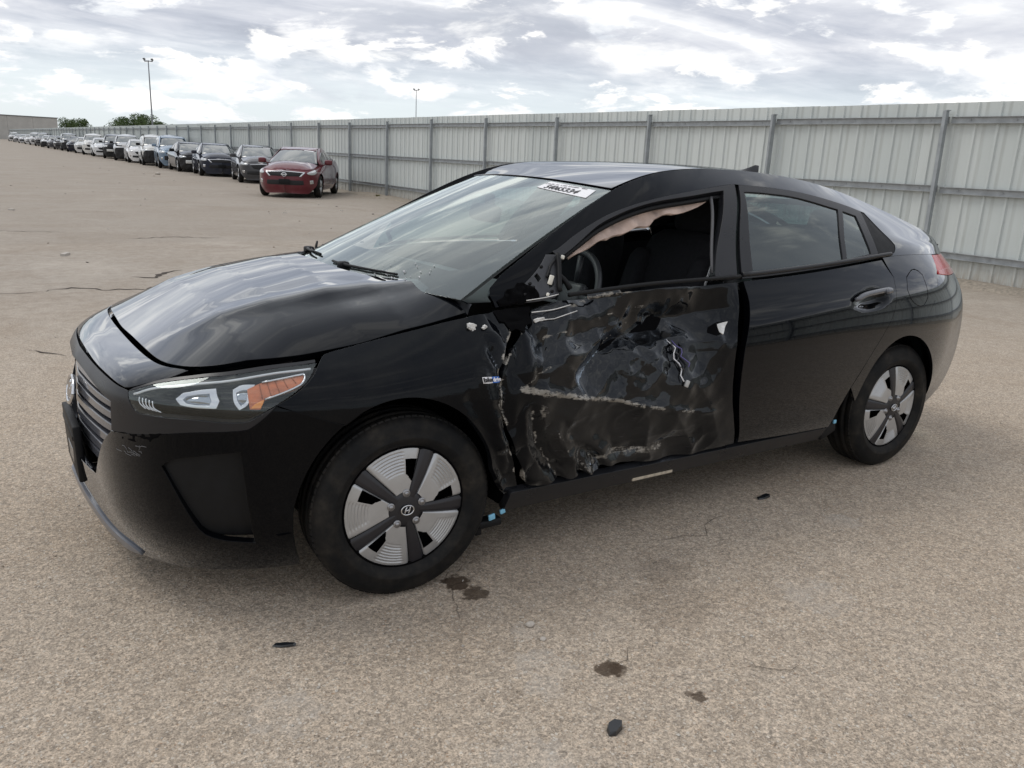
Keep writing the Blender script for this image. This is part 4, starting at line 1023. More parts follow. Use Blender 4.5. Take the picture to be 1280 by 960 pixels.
# cowl under the windscreen foot, painted corners between hood and pillar
m = MB(); P = np.array([[(x_+.25*(y_/.73)**2, y_, z_-.02*(y_/.73)**2) for y_ in np.linspace(-.62, .62, 15)] for x_, z_ in ((-.04, .955), (.02, .965), (.07, .965))]); m.grid(P, flip=True)
m.build('cowl_panel', MATTE, CAR)
for mir in (False, True):
    ya = np.linspace(.745, .50, 12); rows = []
    for q in (0, .25, .5, .75, 1.):
        r_ = []
        for y_ in ya:
            xa = float(np.interp(y_, [.0, .17, .29, .40, .49, .60, .735, .75], [0, .008, .04, .12, .21, .272, .280, .285])); a = hoodf([xa-.012], [-min(y_, .735)])[0]-np.array((0, 0, .004)); a[1] = -y_
            b = Wd([.012], [np.interp(-y_, [-.728, .728], [0, 1])])[0] if y_ < .72 else np.array((.285, -y_, .962)); b = b-np.array((0, 0, .003)); r_.append((a*(1-q)+b*q)+np.array((-.002, 0, .002))*sin(pi*q))
        rows.append(r_)
    P = np.array(rows); 
    if mir: P[..., 1] *= -1
    m = MB(); m.grid(P, flip=not mir); m.build('cowl_corner', BLACK, CAR)
# loose cable at the far hinge
m = MB(); c0 = np.array((.19, .53, .995))
m.tube([c0+np.array((.02*sin(t_*2), .06*t_-.05, .042*sin(pi*t_)**.6)) for t_ in np.linspace(0, 1, 16)], .0045, 6); m.tube([c0+np.array((.02+.02*t_, .05*t_-.08, .032*sin(pi*t_)**.6)) for t_ in np.linspace(0, 1, 16)], .0035, 6)
m.build('loose_cable', MATTE, CAR)
m = MB(); rs = random.Random(9)
for k in range(26):
    s_, a_ = rs.uniform(.04, .17), rs.uniform(.10, .26); P = wpt(s_, a_, .004); r_ = rs.uniform(.0015, .004)
    m.box(P, (r_, r_*1.6, r_*.7), rz=rs.random()*3, rx=rs.random())
tag(m.build('glass_crumbs', WHITE, CAR), None, None, kind='stuff')
# --- badge on the fender
bo = [(.3103, .7252), (.3211, .7093), (.3207, .6719), (.3103, .6891)]
cB = (.3157, .6990); rB = step(B, cB, .0108, -.0159); uB = step(B, cB, 0, .03)
fd = off(B, fender_dent)
panel('fender_badge', off(B, lambda u, v, P: fender_dent(u, v, P)+.003), [(.3100, .7245), (.3155, .7160), (.3155, .6810), (.3100, .6895)], WHITE, CAR, h=.01, gap=0, flange=.002, corner=20)
panel('fender_badge', off(B, lambda u, v, P: fender_dent(u, v, P)+.003), [(.3156, .7160), (.3212, .7080), (.3212, .6720), (.3156, .6810)], BLUE, CAR, h=.01, gap=0, flange=.002, corner=20)
decal_text('blue', fd, (.3128, .7035), rB, uB, .019, INK, CAR, 'badge_lettering', o=.006, bold=.001)
decal_text('drive', fd, (.3184, .6945), rB, uB, .019, WHITE, CAR, 'badge_lettering', o=.006, bold=.001)
# tape and clips hanging under the sill
for (x_, y_, z_, s_) in ((.345, -.83, .20, .022), (.40, -.815, .205, .018), (.435, -.83, .255, .02)):
    m = MB(); m.box((x_, y_, z_), (s_*1.2, .008, s_), bev=.002, ry=random.uniform(-.3, .3)); m.build('blue_tape', LTBLUE, CAR)
for (x_, z_) in ((2.18, .262), (2.27, .29)):
    m = MB(); m.box((x_, -.835, z_), (.02, .008, .018), bev=.002); m.build('blue_tape', LTBLUE, CAR)
m = MB(); m.box((1.12, -.822, .225), (.22, .01, .028), bev=.004, ry=radians(0)); m.build('scraped_sill_patch', simple('beige_scrape', (.48, .43, .34), .8, var=.3, vscale=50), CAR)
m = MB(); m.box((.30, -.79, .24), (.03, .06, .22), bev=.008); m.box((.345, -.80, .17), (.10, .05, .03), bev=.008); m.build('splash_guard', MATTE, CAR)
m = MB(); m.box((2.24, -.80, .25), (.12, .06, .07), bev=.015, ry=-.35); m.build('splash_guard', MATTE, CAR)
# --- wheels
SPK0 = 0.
def wheel_meshes():
    t = MB()
    tp = [(.210, -.070), (.218, -.082), (.230, -.093), (.246, -.0985), (.250, -.0985), (.252, -.0970), (.275, -.0965), (.296, -.088), (.306, -.078), (.3125, -.066)]
    tr = [(.3145, -.055), (.3155, -.044), (.3085, -.042), (.3085, -.034), (.317, -.032), (.3175, -.011), (.310, -.009), (.310, .000)]
    prof = tp+tr; prof = prof+[(r, -y) for r, y in reversed(prof[:-1])]
    t.lathe(prof, 72)
    for k in range(84):          # shoulder blocks
        th = 2*pi*(k+.5)/84
        for sg in (-1, 1):
            R_ = np.array(Matrix.Rotation(-th, 3, 'Y')); bx = np.array([(x_, y_, z_) for x_ in (.300, .3158) for y_ in (.050, .076) for z_ in (-.0095, .0095)]); bx[:, 1] -= (bx[:, 0] > .31)*(bx[:, 1] > .07)*.010; bx[:, 1] *= sg
            t.add(bx @ R_.T, [(0, 1, 3, 2), (4, 6, 7, 5), (0, 4, 5, 1), (2, 3, 7, 6), (0, 2, 6, 4), (1, 5, 7, 3)], 0, False)
    tyre = t.mesh('tyre', [RUBBER])
    b = MB(); b.lathe([(.0005, -.035), (.195, -.035), (.200, -.06), (.214, -.076), (.209, -.078), (.196, -.066), (.190, .06), (.2, .08)], 48); base = b.mesh('wheel', [DARKIN])
    def yy(r): return -.092+.018*(r/.197)**3
    def half(r): return (.0125+.0125*(r-.045)/.152)/r
    blade = MB(); na = 40; rs_ = np.linspace(.058, .197, 60)
    V_ = []; 
    for r in rs_:
        a0, a1 = half(r)+.012, 2*pi/5-half(r)-.012
        for j in range(na+1):
            f = j/na; a = a0+(a1-a0)*f; y = yy(r)
            if f > .03 and f < .97:
                g = np.clip((r-.115)/.012, 0, 1)*np.clip((.188-r)/.006, 0, 1)*np.clip((f-.30)/.05, 0, 1)*np.clip((.86-f+(r-.15)*1.5)/.05, 0, 1)
                y += g*(.0016+.0022*sin(2*pi*r/.0098))
            y += .006*(1-min(1, min(f, 1-f)/.03))            # rolled edges
            if r > .192: y += .004*(r-.192)/.005
            V_.append((r*cos(a), y, r*sin(a)))
    F_ = []
    for i in range(len(rs_)-1):
        r = (rs_[i]+rs_[i+1])/2
        for j in range(na):
            f = (j+.5)/na
            if .092 < r < .160 and .035 < f < .035+.25*np.clip((r-.086)/.03, 0, 1): continue
            q = i*(na+1)+j; F_.append((q, q+1, q+na+2, q+na+1))
    blade.add(V_, F_); blade = blade.mesh('hubcap_blade', [SILVER])
    sp = MB(); rs2 = np.linspace(.03, .197, 24); V_ = []
    for r in rs2:
        h_ = half(max(r, .045)) if r > .045 else half(.045)
        for j in range(7):
            f = j/6*2-1; V_.append((r*cos(f*h_), yy(r)-.001+.006*(abs(f) > .9), r*sin(f*h_)))
    sp.grid(np.array(V_).reshape(24, 7, 3)); sp = sp.mesh('spoke', [SPOKE])
    nut = MB(); nut.lathe([(.0005, -.006), (.006, -.006), (.0075, -.001), (.0085, .001), (.0125, -.002), (.0135, .004)], 14); nut = nut.mesh('lug_nut', [simple('grey_lug_nut', (.33, .33, .34), .3, metal=.8)])
    hub = MB(); hub.lathe([(.0005, -.0965), (.030, -.0955), (.046, -.0925), (.066, -.0885), (.069, -.080)], 40); hub = hub.mesh('hub_disc', [SPOKE])
    return tyre, base, blade, sp, nut, hub
WM = wheel_meshes()
def add_wheel(x, y, steer, ang, flip):
    w = bpy.data.objects.new('wheel', WM[1]); w.location = (x, y, .313); w.rotation_euler = (0, 0, steer+(pi if flip else 0)); link(w, CAR)
    link(bpy.data.objects.new('tyre', WM[0]), w)
    for k in range(5):
        a = radians(ang)+2*pi*k/5
        for me, nm, e in ((WM[2], 'hubcap_blade', 0), (WM[3], 'spoke', 0)):
            o = bpy.data.objects.new(nm, me); o.rotation_euler = (0, -a, 0); o.scale = (1.085, 1., 1.085); link(o, w)
        o = bpy.data.objects.new('lug_nut', WM[4]); an = a+radians(24); o.location = (.057*cos(an), -.094, .057*sin(an)); link(o, w)
    link(bpy.data.objects.new('hub_disc', WM[5]), w)
    emblem(w, 'hub_emblem', (0, -.0975, 0), (0, -1, 0), (0, 0, 1), .022, .0165, .0026, CHROME)
YW = .8-.005+.0
add_wheel(0, -.765, -.059, 67, False); add_wheel(2.7, -.765, 0, 26, False)
add_wheel(0, .765, -.059, 40, True); add_wheel(2.7, .765, 0, 10, True)
# --- dark inner shell, wheel housings, floor
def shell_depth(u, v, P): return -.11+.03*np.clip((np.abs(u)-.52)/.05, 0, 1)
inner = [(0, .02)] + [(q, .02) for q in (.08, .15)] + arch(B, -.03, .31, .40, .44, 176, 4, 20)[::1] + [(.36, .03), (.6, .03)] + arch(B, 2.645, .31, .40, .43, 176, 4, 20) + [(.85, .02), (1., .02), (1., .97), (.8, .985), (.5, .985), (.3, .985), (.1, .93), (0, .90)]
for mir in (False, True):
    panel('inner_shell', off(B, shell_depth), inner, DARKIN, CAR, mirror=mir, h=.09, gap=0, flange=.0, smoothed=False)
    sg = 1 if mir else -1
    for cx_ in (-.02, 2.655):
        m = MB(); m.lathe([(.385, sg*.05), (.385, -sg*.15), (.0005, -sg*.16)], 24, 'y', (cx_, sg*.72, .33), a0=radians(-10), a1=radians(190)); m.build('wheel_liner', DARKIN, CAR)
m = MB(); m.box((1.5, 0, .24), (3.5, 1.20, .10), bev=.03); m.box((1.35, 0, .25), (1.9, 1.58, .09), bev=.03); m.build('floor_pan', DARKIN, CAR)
# --- cabin
m = MB(); prof = [(.06, .93), (.16, .962), (.35, .972), (.60, .968), (.72, .945), (.77, .90), (.76, .80), (.68, .62), (.60, .45)]
P = np.array([[(x_, y_*np.interp(x_, [.06, .16, .35, .60], [.42, .62, .90, 1.]), z_-.012*(x_ < .4)-.02*(abs(y_)/.7)**3+.012*math.exp(-((y_+.37)/.16)**2)*(1 if .3 < x_ < .75 else 0)) for y_ in np.linspace(-.70, .70, 25)] for x_, z_ in prof]); m.grid(P, flip=True); m.build('dashboard', DASH, CAR)
m = MB(); c0 = Matrix.Translation((.97, -.37, .90)) @ Matrix.Rotation(radians(-68), 4, 'Y')
ring = [np.array(c0 @ Vector((.185*cos(t_), .185*sin(t_), 0))) for t_ in np.linspace(0, 2*pi, 41)]; m.tube(ring, .015, 8, cap=False)
for a in (0, pi, -pi/2): m.tube([np.array(c0 @ Vector((.17*cos(a+pi/2), .17*sin(a+pi/2), 0))), np.array(c0 @ Vector((.05*cos(a+pi/2), .05*sin(a+pi/2), -.03)))], .014, 6)
m.box(np.array(c0 @ Vector((0, 0, -.03))), (.05, .14, .12), bev=.02, ry=radians(22)); m.build('steering_wheel', simple('dark_grip', (.03, .032, .036), .45), CAR)
for y_ in (-.37, .37):
    m = MB(); m.add(*pad((1.25, y_, .50), (.54, .50, .20), -.12)); seat = m.build('front_seat', CLOTH, CAR)
    m = MB(); m.add(*pad((1.585, y_, .83), (.17, .50, .66), .30)); m.add(*pad((1.53, y_-.2, .80), (.19, .11, .52), .30)); m.add(*pad((1.53, y_+.2, .80), (.19, .11, .52), .30)); m.build('seat_back', CLOTH, seat)
    m = MB(); m.add(*pad((1.72, y_, 1.235), (.11, .27, .20), .22)); m.tube([(1.70, y_-.05, 1.06), (1.715, y_-.05, 1.17)], .007, 6); m.tube([(1.70, y_+.05, 1.06), (1.715, y_+.05, 1.17)], .007, 6); m.build('headrest', CLOTH, seat)
m = MB(); m.box((1.520, -.632, .985), (.012, .004, .11), ry=.30, bev=.001); m.build('seat_label', WHITE, CAR)
m = MB(); m.add(*pad((2.15, 0, .53), (.55, 1.28, .20), -.10)); rb_ = m.build('rear_seat', CLOTH, CAR)
m = MB(); m.add(*pad((2.50, 0, .85), (.18, 1.26, .62), .38)); m.build('seat_back', CLOTH, rb_)
for y_ in (-.40, .40):
    m = MB(); m.add(*pad((2.63, y_, 1.18), (.09, .26, .14), .3)); m.build('headrest', CLOTH, rb_)
panel('headliner', off(Rf, -.045, (0, 0, 1)), [(.03, .02), (.03, .98), (.97, .98), (.97, .02)], LINER, CAR, h=.15, gap=0, flange=0, ref=(0, 0, -1))
for mir in (False, True):
    panel('cabin_pillar', off(S, -.05), [(.40, .0), (.455, .94), (.49, .94), (.45, .0)], simple('grey_pillar_trim', (.10, .10, .10), .8), CAR, mirror=mir, h=.06, gap=0, flange=.03)
    panel('door_trim', off(B, -.13), [(.36, .25), (.36, .99), (.655, .99), (.60, .25)], CLOTH, CAR, mirror=mir, h=.12, gap=0, flange=.0)
    panel('rail_trim', off(S, -.035), [(.05, .90), (.30, .93), (.50, .94), (.72, .90), (.78, .80), (.78, .985), (.5, .985), (.2, .985), (.06, .97)], simple('dark_rail_trim', (.05, .05, .05), .8), CAR, mirror=mir, h=.06, gap=0, flange=.0)
# deployed curtain airbag hanging behind the missing glass
sx_ = np.linspace(.112, .402, 16); fiA = np.array(fi)
vu = np.interp(sx_, fiA[:, 0], fiA[:, 1])-.015; k_ = np.sin(np.linspace(0, pi, 16))**.7; vl = vu-.03-.16*k_*np.interp(sx_, [.11, .17, .22, .3, .4], [.35, .95, 1.05, .5, .3])
vl = vl+.05*vnoise(sx_*46, sx_*0+2.2, 8)*k_
air = [(a, b) for a, b in zip(sx_, vu)]+[(a, b) for a, b in zip(sx_[::-1], vl[::-1])]
panel('airbag_curtain', off(S, lambda u, v, P: -.055+.014*vnoise(P[:, 0]*16, P[:, 2]*24, 41)+.012*np.abs(vnoise(P[:, 0]*26+P[:, 2]*18, P[:, 2]*9, 43))), air, AIRBAG, CAR, h=.018, gap=0, flange=.01)
# inner door opening seals
for mir in (False, True):
    for key, o_ in (((.105, .62), 0),):
        pts = [(.1, .10)] + [(a, b-.02) for a, b in fi] + [(.415, .55), (.378, .05)]
        m = MB(); Q = along(S, pts, -.03, 6)
        if mir: Q[:, 1] *= -1
        m.tube(Q, .011, 8); m.build('door_seal', MATTE, CAR)
m = MB(); Q = along(S, [(.4085, .80), (.400, .60), (.388, .35), (.372, .05)], -.02, 6); m.tube(Q, .007, 8); m.build('glass_channel', simple('grey_channel', (.09, .09, .095), .5), D0)
m = MB(); m.box(wpt(.84, .50, -.06), (.03, .05, .06), bev=.01); m.add(*pad(wpt(.80, .50, -.10), (.035, .23, .075), .2)); m.build('inside_mirror', MATTE, CAR)
# ------------------------------------------------------------------ ground
STAINS = [(.185, -.868, .055, .9), (.205, -.965, .05, .8), (.33, -1.53, .045, .85), (.352, -1.548, .03, .6), (.47, -1.76, .024, .8), (.455, -1.735, .014, .6), (-1.18, -1.36, .05, .45), (.9, -1.15, .10, .25), (.75, -1.35, .16, .18)]
CHALK = [(-.55, -1.25, .10), (1.25, -1.55, .13), (4.2, .3, .22), (1.9, -1.2, .08), (.17, -1.42, .09), (.12, -1.5, .06), (-.1, -1.75, .12), (2.9, -.55, .12), (.23, -1.24, .05), (3.6, -.3, .15)]
def ground_mat():
    def f(t, o):
        tc = t.n('ShaderNodeTexCoord'); P = tc.outputs['Object']
        n0 = t.noise(P, .22, 5., .6); n1 = t.noise(P, 1.6, 5., .6); n2 = t.noise(P, 9., 5., .62); n3 = t.noise(P, 170., 3., .6)
        c = t.mix(t.mrange(n1, .3, .7), (.325, .274, .222), (.395, .345, .290))
        c = t.mix(t.mrange(n0, .35, .65), c, (.40, .357, .308))
        c = t.mix(t.math('MULTIPLY', t.mrange(n2, .38, .68), .62), c, (.225, .185, .145))
        # long, faint traffic streaks
        mp = t.n('ShaderNodeMapping'); t.link(P, mp.inputs[0]); mp.inputs['Scale'].default_value = (.10, 1.3, 1); mp.inputs['Rotation'].default_value = (0, 0, radians(22))
        c = t.mix(t.math('MULTIPLY', t.mrange(t.noise(mp.outputs[0], .8, 4., .6), .45, .7), .40), c, (.375, .345, .305))
        sxy0 = t.n('ShaderNodeSeparateXYZ'); t.link(P, sxy0.inputs[0])
        dist = t.math('ADD', t.math('ADD', sxy0.outputs[1], t.math('MULTIPLY', sxy0.outputs[0], .35)), t.math('MULTIPLY', n1, .9))
        coarse_shade = t.mrange(dist, 1.0, 6.6, 1., 0., True, 'SMOOTHSTEP')      # near ground: barer stones, plus view-angle shading put into the colour
        slab = t.mrange(t.math('ADD', sxy0.outputs[1], t.math('MULTIPLY', n0, .12)), 9.95, 10.05)
        blot = t.noise(P, .75, 6., .68, .8); c = t.mix(t.math('MULTIPLY', t.mrange(blot, .50, .68), .5), c, (.240, .188, .140)); c = t.mix(t.math('MULTIPLY', t.mrange(blot, .46, .32), .45), c, (.475, .425, .365))
        c = t.mix(t.math('MULTIPLY', slab, .35), c, (.265, .232, .195))
        c = t.mix(t.math('MULTIPLY', coarse_shade, .50), c, (.47, .375, .278))
        # exposed aggregate: light, dark and rusty stones
        wob = t.n('ShaderNodeVectorMath', {'operation': 'ADD'}); t.link(P, wob.inputs[0])
        nv = t.n('ShaderNodeTexNoise'); nv.inputs['Scale'].default_value = 60.; t.link(P, nv.inputs['Vector'])
        sc_ = t.n('ShaderNodeVectorMath', {'operation': 'SCALE'}); t.link(nv.outputs[1], sc_.inputs[0]); sc_.inputs['Scale'].default_value = .012; t.link(sc_.outputs[0], wob.inputs[1])
        Q = wob.outputs[0]
        for sc2, am in ((95., .46), (190., .50)):     # every grain its own tone
            vcol = t.voro(Q, sc2, out='Color'); sxx = t.n('ShaderNodeSeparateColor'); t.link(vcol, sxx.inputs[0])
            k = t.math('ADD', t.math('MULTIPLY', t.math('SUBTRACT', sxx.outputs[0], .5), t.math('MULTIPLY', t.math('ADD', t.math('MULTIPLY', coarse_shade, .7), .3), am*1.25)), 1.)
            cc = t.n('ShaderNodeCombineColor'); t.link(k, cc.inputs[0]); t.link(t.math('MULTIPLY', t.math('ADD', k, .02), .98), cc.inputs[1]); t.link(t.math('MULTIPLY', t.math('ADD', k, .05), .95), cc.inputs[2])
            c = t.mix(1., c, cc.outputs[0], 'MULTIPLY')
        for scale, a, b, colr, amt in ((120., .36, .22, (.54, .48, .40), .85), (150., .32, .20, (.11, .085, .06), .75), (80., .34, .18, (.62, .56, .48), .9), (52., .25, .12, (.66, .61, .53), .85), (64., .24, .12, (.36, .23, .14), .75), (40., .16, .08, (.62, .58, .51), .85)):
            vd = t.voro(Q, scale); vc = t.voro(Q, scale, out='Color')
            sx = t.n('ShaderNodeSeparateColor'); t.link(vc, sx.inputs[0])
            pick = t.mrange(sx.outputs[0], .55, .66); size = t.mrange(sx.outputs[1], 0., 1., b, a)
            m = t.math('MULTIPLY', t.math('MULTIPLY', t.math('LESS_THAN', vd, size), pick), amt)
            m = t.math('MULTIPLY', m, t.math('MULTIPLY', t.mrange(n2, .25, .6, .5, 1.), t.math('ADD', t.math('MULTIPLY', coarse_shade, .6), .4)))
            c = t.mix(m, c, t.mix(sx.outputs[2], colr, tuple(x_*.75 for x_ in colr)))
        c = t.mix(t.mrange(n3, .48, .76, 0, .75), c, (.135, .106, .078))
        c = t.mix(t.mrange(t.noise(P, 260., 2., .5), .58, .72, 0, .6), c, (.50, .44, .365))
        # hairline map cracks
        dn = t.n('ShaderNodeTexNoise'); dn.inputs['Scale'].default_value = 1.4; dn.inputs['Detail'].default_value = 6.; t.link(P, dn.inputs['Vector'])
        dv = t.n('ShaderNodeVectorMath', {'operation': 'SCALE'}); t.link(dn.outputs[1], dv.inputs[0]); dv.inputs['Scale'].default_value = .9
        da = t.n('ShaderNodeVectorMath', {'operation': 'ADD'}); t.link(P, da.inputs[0]); t.link(dv.outputs[0], da.inputs[1])
        ed = t.voro(da.outputs[0], .42, 'DISTANCE_TO_EDGE')
        crack = t.math('MULTIPLY', t.mrange(ed, .0020, .0006), t.mrange(t.noise(P, .5, 3.), .62, .70))
        c = t.mix(t.math('MULTIPLY', crack, .8), c, (.06, .048, .038))
        sxy = t.n('ShaderNodeSeparateXYZ'); t.link(P, sxy.inputs[0])
        def blob(x, y, r):
            d = t.math('SQRT', t.math('ADD', t.math('POWER', t.math('SUBTRACT', sxy.outputs[0], x), 2.), t.math('POWER', t.math('SUBTRACT', sxy.outputs[1], y), 2.)))
            d = t.math('DIVIDE', d, r); return t.mrange(t.math('ADD', d, t.mrange(t.noise(P, 26., 4., .65), .25, .75, -.55, .55)), 1.08, .80)
        for x, y, r, k in STAINS: c = t.mix(t.math('MULTIPLY', blob(x, y, r), k), c, (.042, .024, .012))
        for x, y, r in CHALK: c = t.mix(t.math('MULTIPLY', t.math('MULTIPLY', blob(x, y, r), t.mrange(n2, .35, .6)), .26), c, (.46, .44, .41))
        b = t.n('ShaderNodeBsdfPrincipled'); t.link(c, b.inputs['Base Color']); t.link(t.mrange(n1, .3, .7, .72, .92), b.inputs['Roughness']); b.inputs['Specular IOR Level'].default_value = .35
        h = t.math('ADD', t.math('MULTIPLY', n3, .5), t.math('ADD', t.math('MULTIPLY', n2, .8), t.math('MULTIPLY', crack, -1.5)))
        h = t.math('ADD', h, t.math('MULTIPLY', t.mrange(t.voro(Q, 70.), .4, .1), .45))
        bp = t.n('ShaderNodeBump'); bp.inputs['Strength'].default_value = .55; bp.inputs['Distance'].default_value = .006; t.link(h, bp.inputs['Height']); t.link(bp.outputs[0], b.inputs['Normal'])
        t.link(b.outputs[0], o.inputs[0])
    return M('weathered_concrete', f)
GMAT = ground_mat()
gm = bpy.data.meshes.new('ground'); gm.from_pydata([(-2500, -2500, 0), (2500, -2500, 0), (2500, 2500, 0), (-2500, 2500, 0)], [], [(0, 1, 2, 3)]); gm.materials.append(GMAT)
GROUND = link(bpy.data.objects.new('ground', gm)); GROUND['kind'] = 'structure'
# cracks wide enough to see one by one
CRACKM = simple('crack_dirt', (.042, .031, .023), .95, var=.3, vscale=30)
def crack(pts, w=.012, seed=0):
    r = random.Random(seed); P = np.array(pts, float); out = []
    for a, b in zip(P[:-1], P[1:]):
        n = max(2, int(np.linalg.norm(b-a)/.07)); nn = np.array((-(b-a)[1], (b-a)[0])); nn /= max(np.linalg.norm(nn), 1e-9)
        for i in range(n): out.append(a+(b-a)*i/n+nn*r.uniform(-.045, .045))
    out.append(P[-1]); out = np.array(out); V_ = []; k = len(out)
    for i, q in enumerate(out):
        d = out[min(k-1, i+1)]-out[max(0, i-1)]; n_ = np.array((-d[1], d[0])); n_ /= max(np.linalg.norm(n_), 1e-9)
        ww = w*r.uniform(.3, 1.)*min(1, .15+i/3, .15+(k-1-i)/3)
        ww *= 1.35; V_ += [(*(q+n_*ww/2), .004), (*(q-n_*ww/2), .004)]
    m = MB(); m.add(V_, [(2*i, 2*i+1, 2*i+3, 2*i+2) for i in range(k-1)]); return m.build('crack', CRACKM, GROUND)
for i, (pts, w) in enumerate((([(.33, 6.6), (.55, 6.5), (.72, 6.85), (.95, 7.0)], .05), ([(-.55, 5.9), (-.3, 6.05), (-.05, 5.85), (.3, 5.75), (.6, 6.0)], .035), ([(-2.2, 5.7), (-1.2, 5.85), (-.55, 5.9)], .012),
        ([(-.85, 3.4), (-.72, 3.2), (-.64, 3.1)], .022), ([(3.9, .35), (4.2, .15), (4.6, .05)], .016), ([(3.75, .0), (4.1, -.12), (4.5, -.1)], .02),
        ([(.66, -1.75), (.76, -1.775), (.86, -1.80)], .004), ([(.35, -1.50), (.45, -1.49), (.55, -1.48)], .005), ([(.9, 10.5), (1.6, 10.7), (2.3, 10.4)], .03), ([(-1.0, 12.0), (.2, 11.6)], .025), ([(1.0, -.95), (1.25, -1.0), (1.5, -.92)], .004))):
    crack(pts, w, i)
# loose grit on the near ground
m = MB(); rs = np.random.default_rng(8)
for k in range(1500):
    d = 1.2+9*rs.random()**1.6; a = YAW+radians(-38+76*rs.random()); x_, y_ = CX+d*sin(a), CY+d*cos(a)
    if -.75 < x_ < 3.4 and -.75 < y_ < .8: continue
    r_ = .002+.0045*rs.random()**2
    q = np.array([(1, 0, 0), (0, 1, 0), (-1, 0, 0), (0, -1, 0), (0, 0, .8), (0, 0, -.4)])*(r_*(.6+.8*rs.random((6, 1)))); th = rs.random()*6.3
    q = q @ np.array(((cos(th), -sin(th), 0), (sin(th), cos(th), 0), (0, 0, 1))).T + np.array((x_, y_, r_*.3))
    m.add(q, [(0, 1, 4), (1, 2, 4), (2, 3, 4), (3, 0, 4), (1, 0, 5), (2, 1, 5), (3, 2, 5), (0, 3, 5)], int(rs.random()*3), False)
tag(m.build('gravel', [simple('pale_grit', (.50, .47, .42), .85), simple('brown_grit', (.27, .22, .17), .85), simple('grey_grit', (.36, .33, .29), .85)]), 'loose pale and brown grit scattered over the concrete', None, kind='stuff')
m = MB()
for k in range(170):
    d = 9+45*rs.random(); a = YAW+radians(-38+52*rs.random()); x_, y_ = CX+d*sin(a), CY+d*cos(a)
    if x_ > 7.6: continue
    r_ = (.012+.035*rs.random()**3); m.box((x_, y_, r_*.3), (r_*2*(.6+rs.random()*1.5), r_*1.2, r_*.7), rz=rs.random()*3, mi=int(rs.random()*3))
tag(m.build('litter', [simple('dark_scrap', (.045, .04, .036), .8), simple('brown_scrap', (.14, .10, .07), .85), simple('pale_scrap', (.45, .42, .38), .8)]), 'tiny dark and pale scraps strewn far over the lot', None, kind='stuff')
# larger pieces one could pick up
def shard(name, loc, pts, h, rz, mat, label, tilt=.0, cat='plastic shard'):
    m = MB(); k = len(pts); b_ = [(x_, y_, 0) for x_, y_ in pts]; t_ = [(x_*.86, y_*.86, h*(1+.35*(x_-y_)/.05)) for x_, y_ in pts]
    m.add(b_+t_, [tuple(range(k))[::-1], tuple(range(k, 2*k))]+[(i, (i+1) % k, k+(i+1) % k, k+i) for i in range(k)], 0, False)
    o = m.build(name, mat); o.location = (*loc, .003); o.rotation_euler = (tilt, 0, rz); tag(o, label, cat); return o
SH = simple('black_shard_plastic', (.012, .014, .017), .28, coat=.4)
shard('plastic_shard', (.17, -1.745), [(-.034, -.004), (-.02, -.018), (.012, -.018), (.03, -.008), (.022, .014), (.0, .02), (-.02, .012)], .012, .35, SH, 'thick angular black plastic shard lying alone on the concrete, nearest to the viewer', .06)
shard('plastic_shard', (-.455, -.955), [(-.036, -.006), (-.01, -.012), (.03, -.008), (.036, .004), (.0, .010), (-.03, .008)], .005, -.45, SH, 'thin black plastic sliver on the concrete below the front bumper')
shard('plastic_shard', (1.79, -.86), [(-.045, -.004), (-.02, -.014), (.03, -.014), (.046, -.004), (.04, .014), (-.03, .016)], .006, .1, SH, 'flat black plastic strip on the concrete beside the rear door')
def stone(loc, r, label, seed):
    bm = bmesh.new(); bmesh.ops.create_icosphere(bm, subdivisions=2, radius=r); rr = random.Random(seed)
    V_ = []
    for v in bm.verts:
        k = 1+.22*float(vnoise([v.co.x/r*1.7+seed], [v.co.y/r*1.7+v.co.z/r], seed)[0]); V_.append((v.co.x*k*1.25, v.co.y*k, v.co.z*k*.7+r*.45))
    bm.verts.index_update(); F_ = [[v.index for v in f_.verts] for f_ in bm.faces]; bm.free()
    m = MB(); m.add(V_, F_, 0, False); o = m.build('stone', simple('pale_stone', (.46, .42, .37), .9, var=.25, vscale=60)); o.location = (*loc, 0); tag(o, label, 'stone')
stone((.255, -1.225), .013, 'small pale pebble beside the chalky patch on the concrete', 3)
stone((.245, -1.31), .009, 'tiny pale pebble just in front of the larger pebble', 5)
stone((6.2, 36.5), .10, 'pale lump of rubble on the concrete before the black bumperless car', 8)
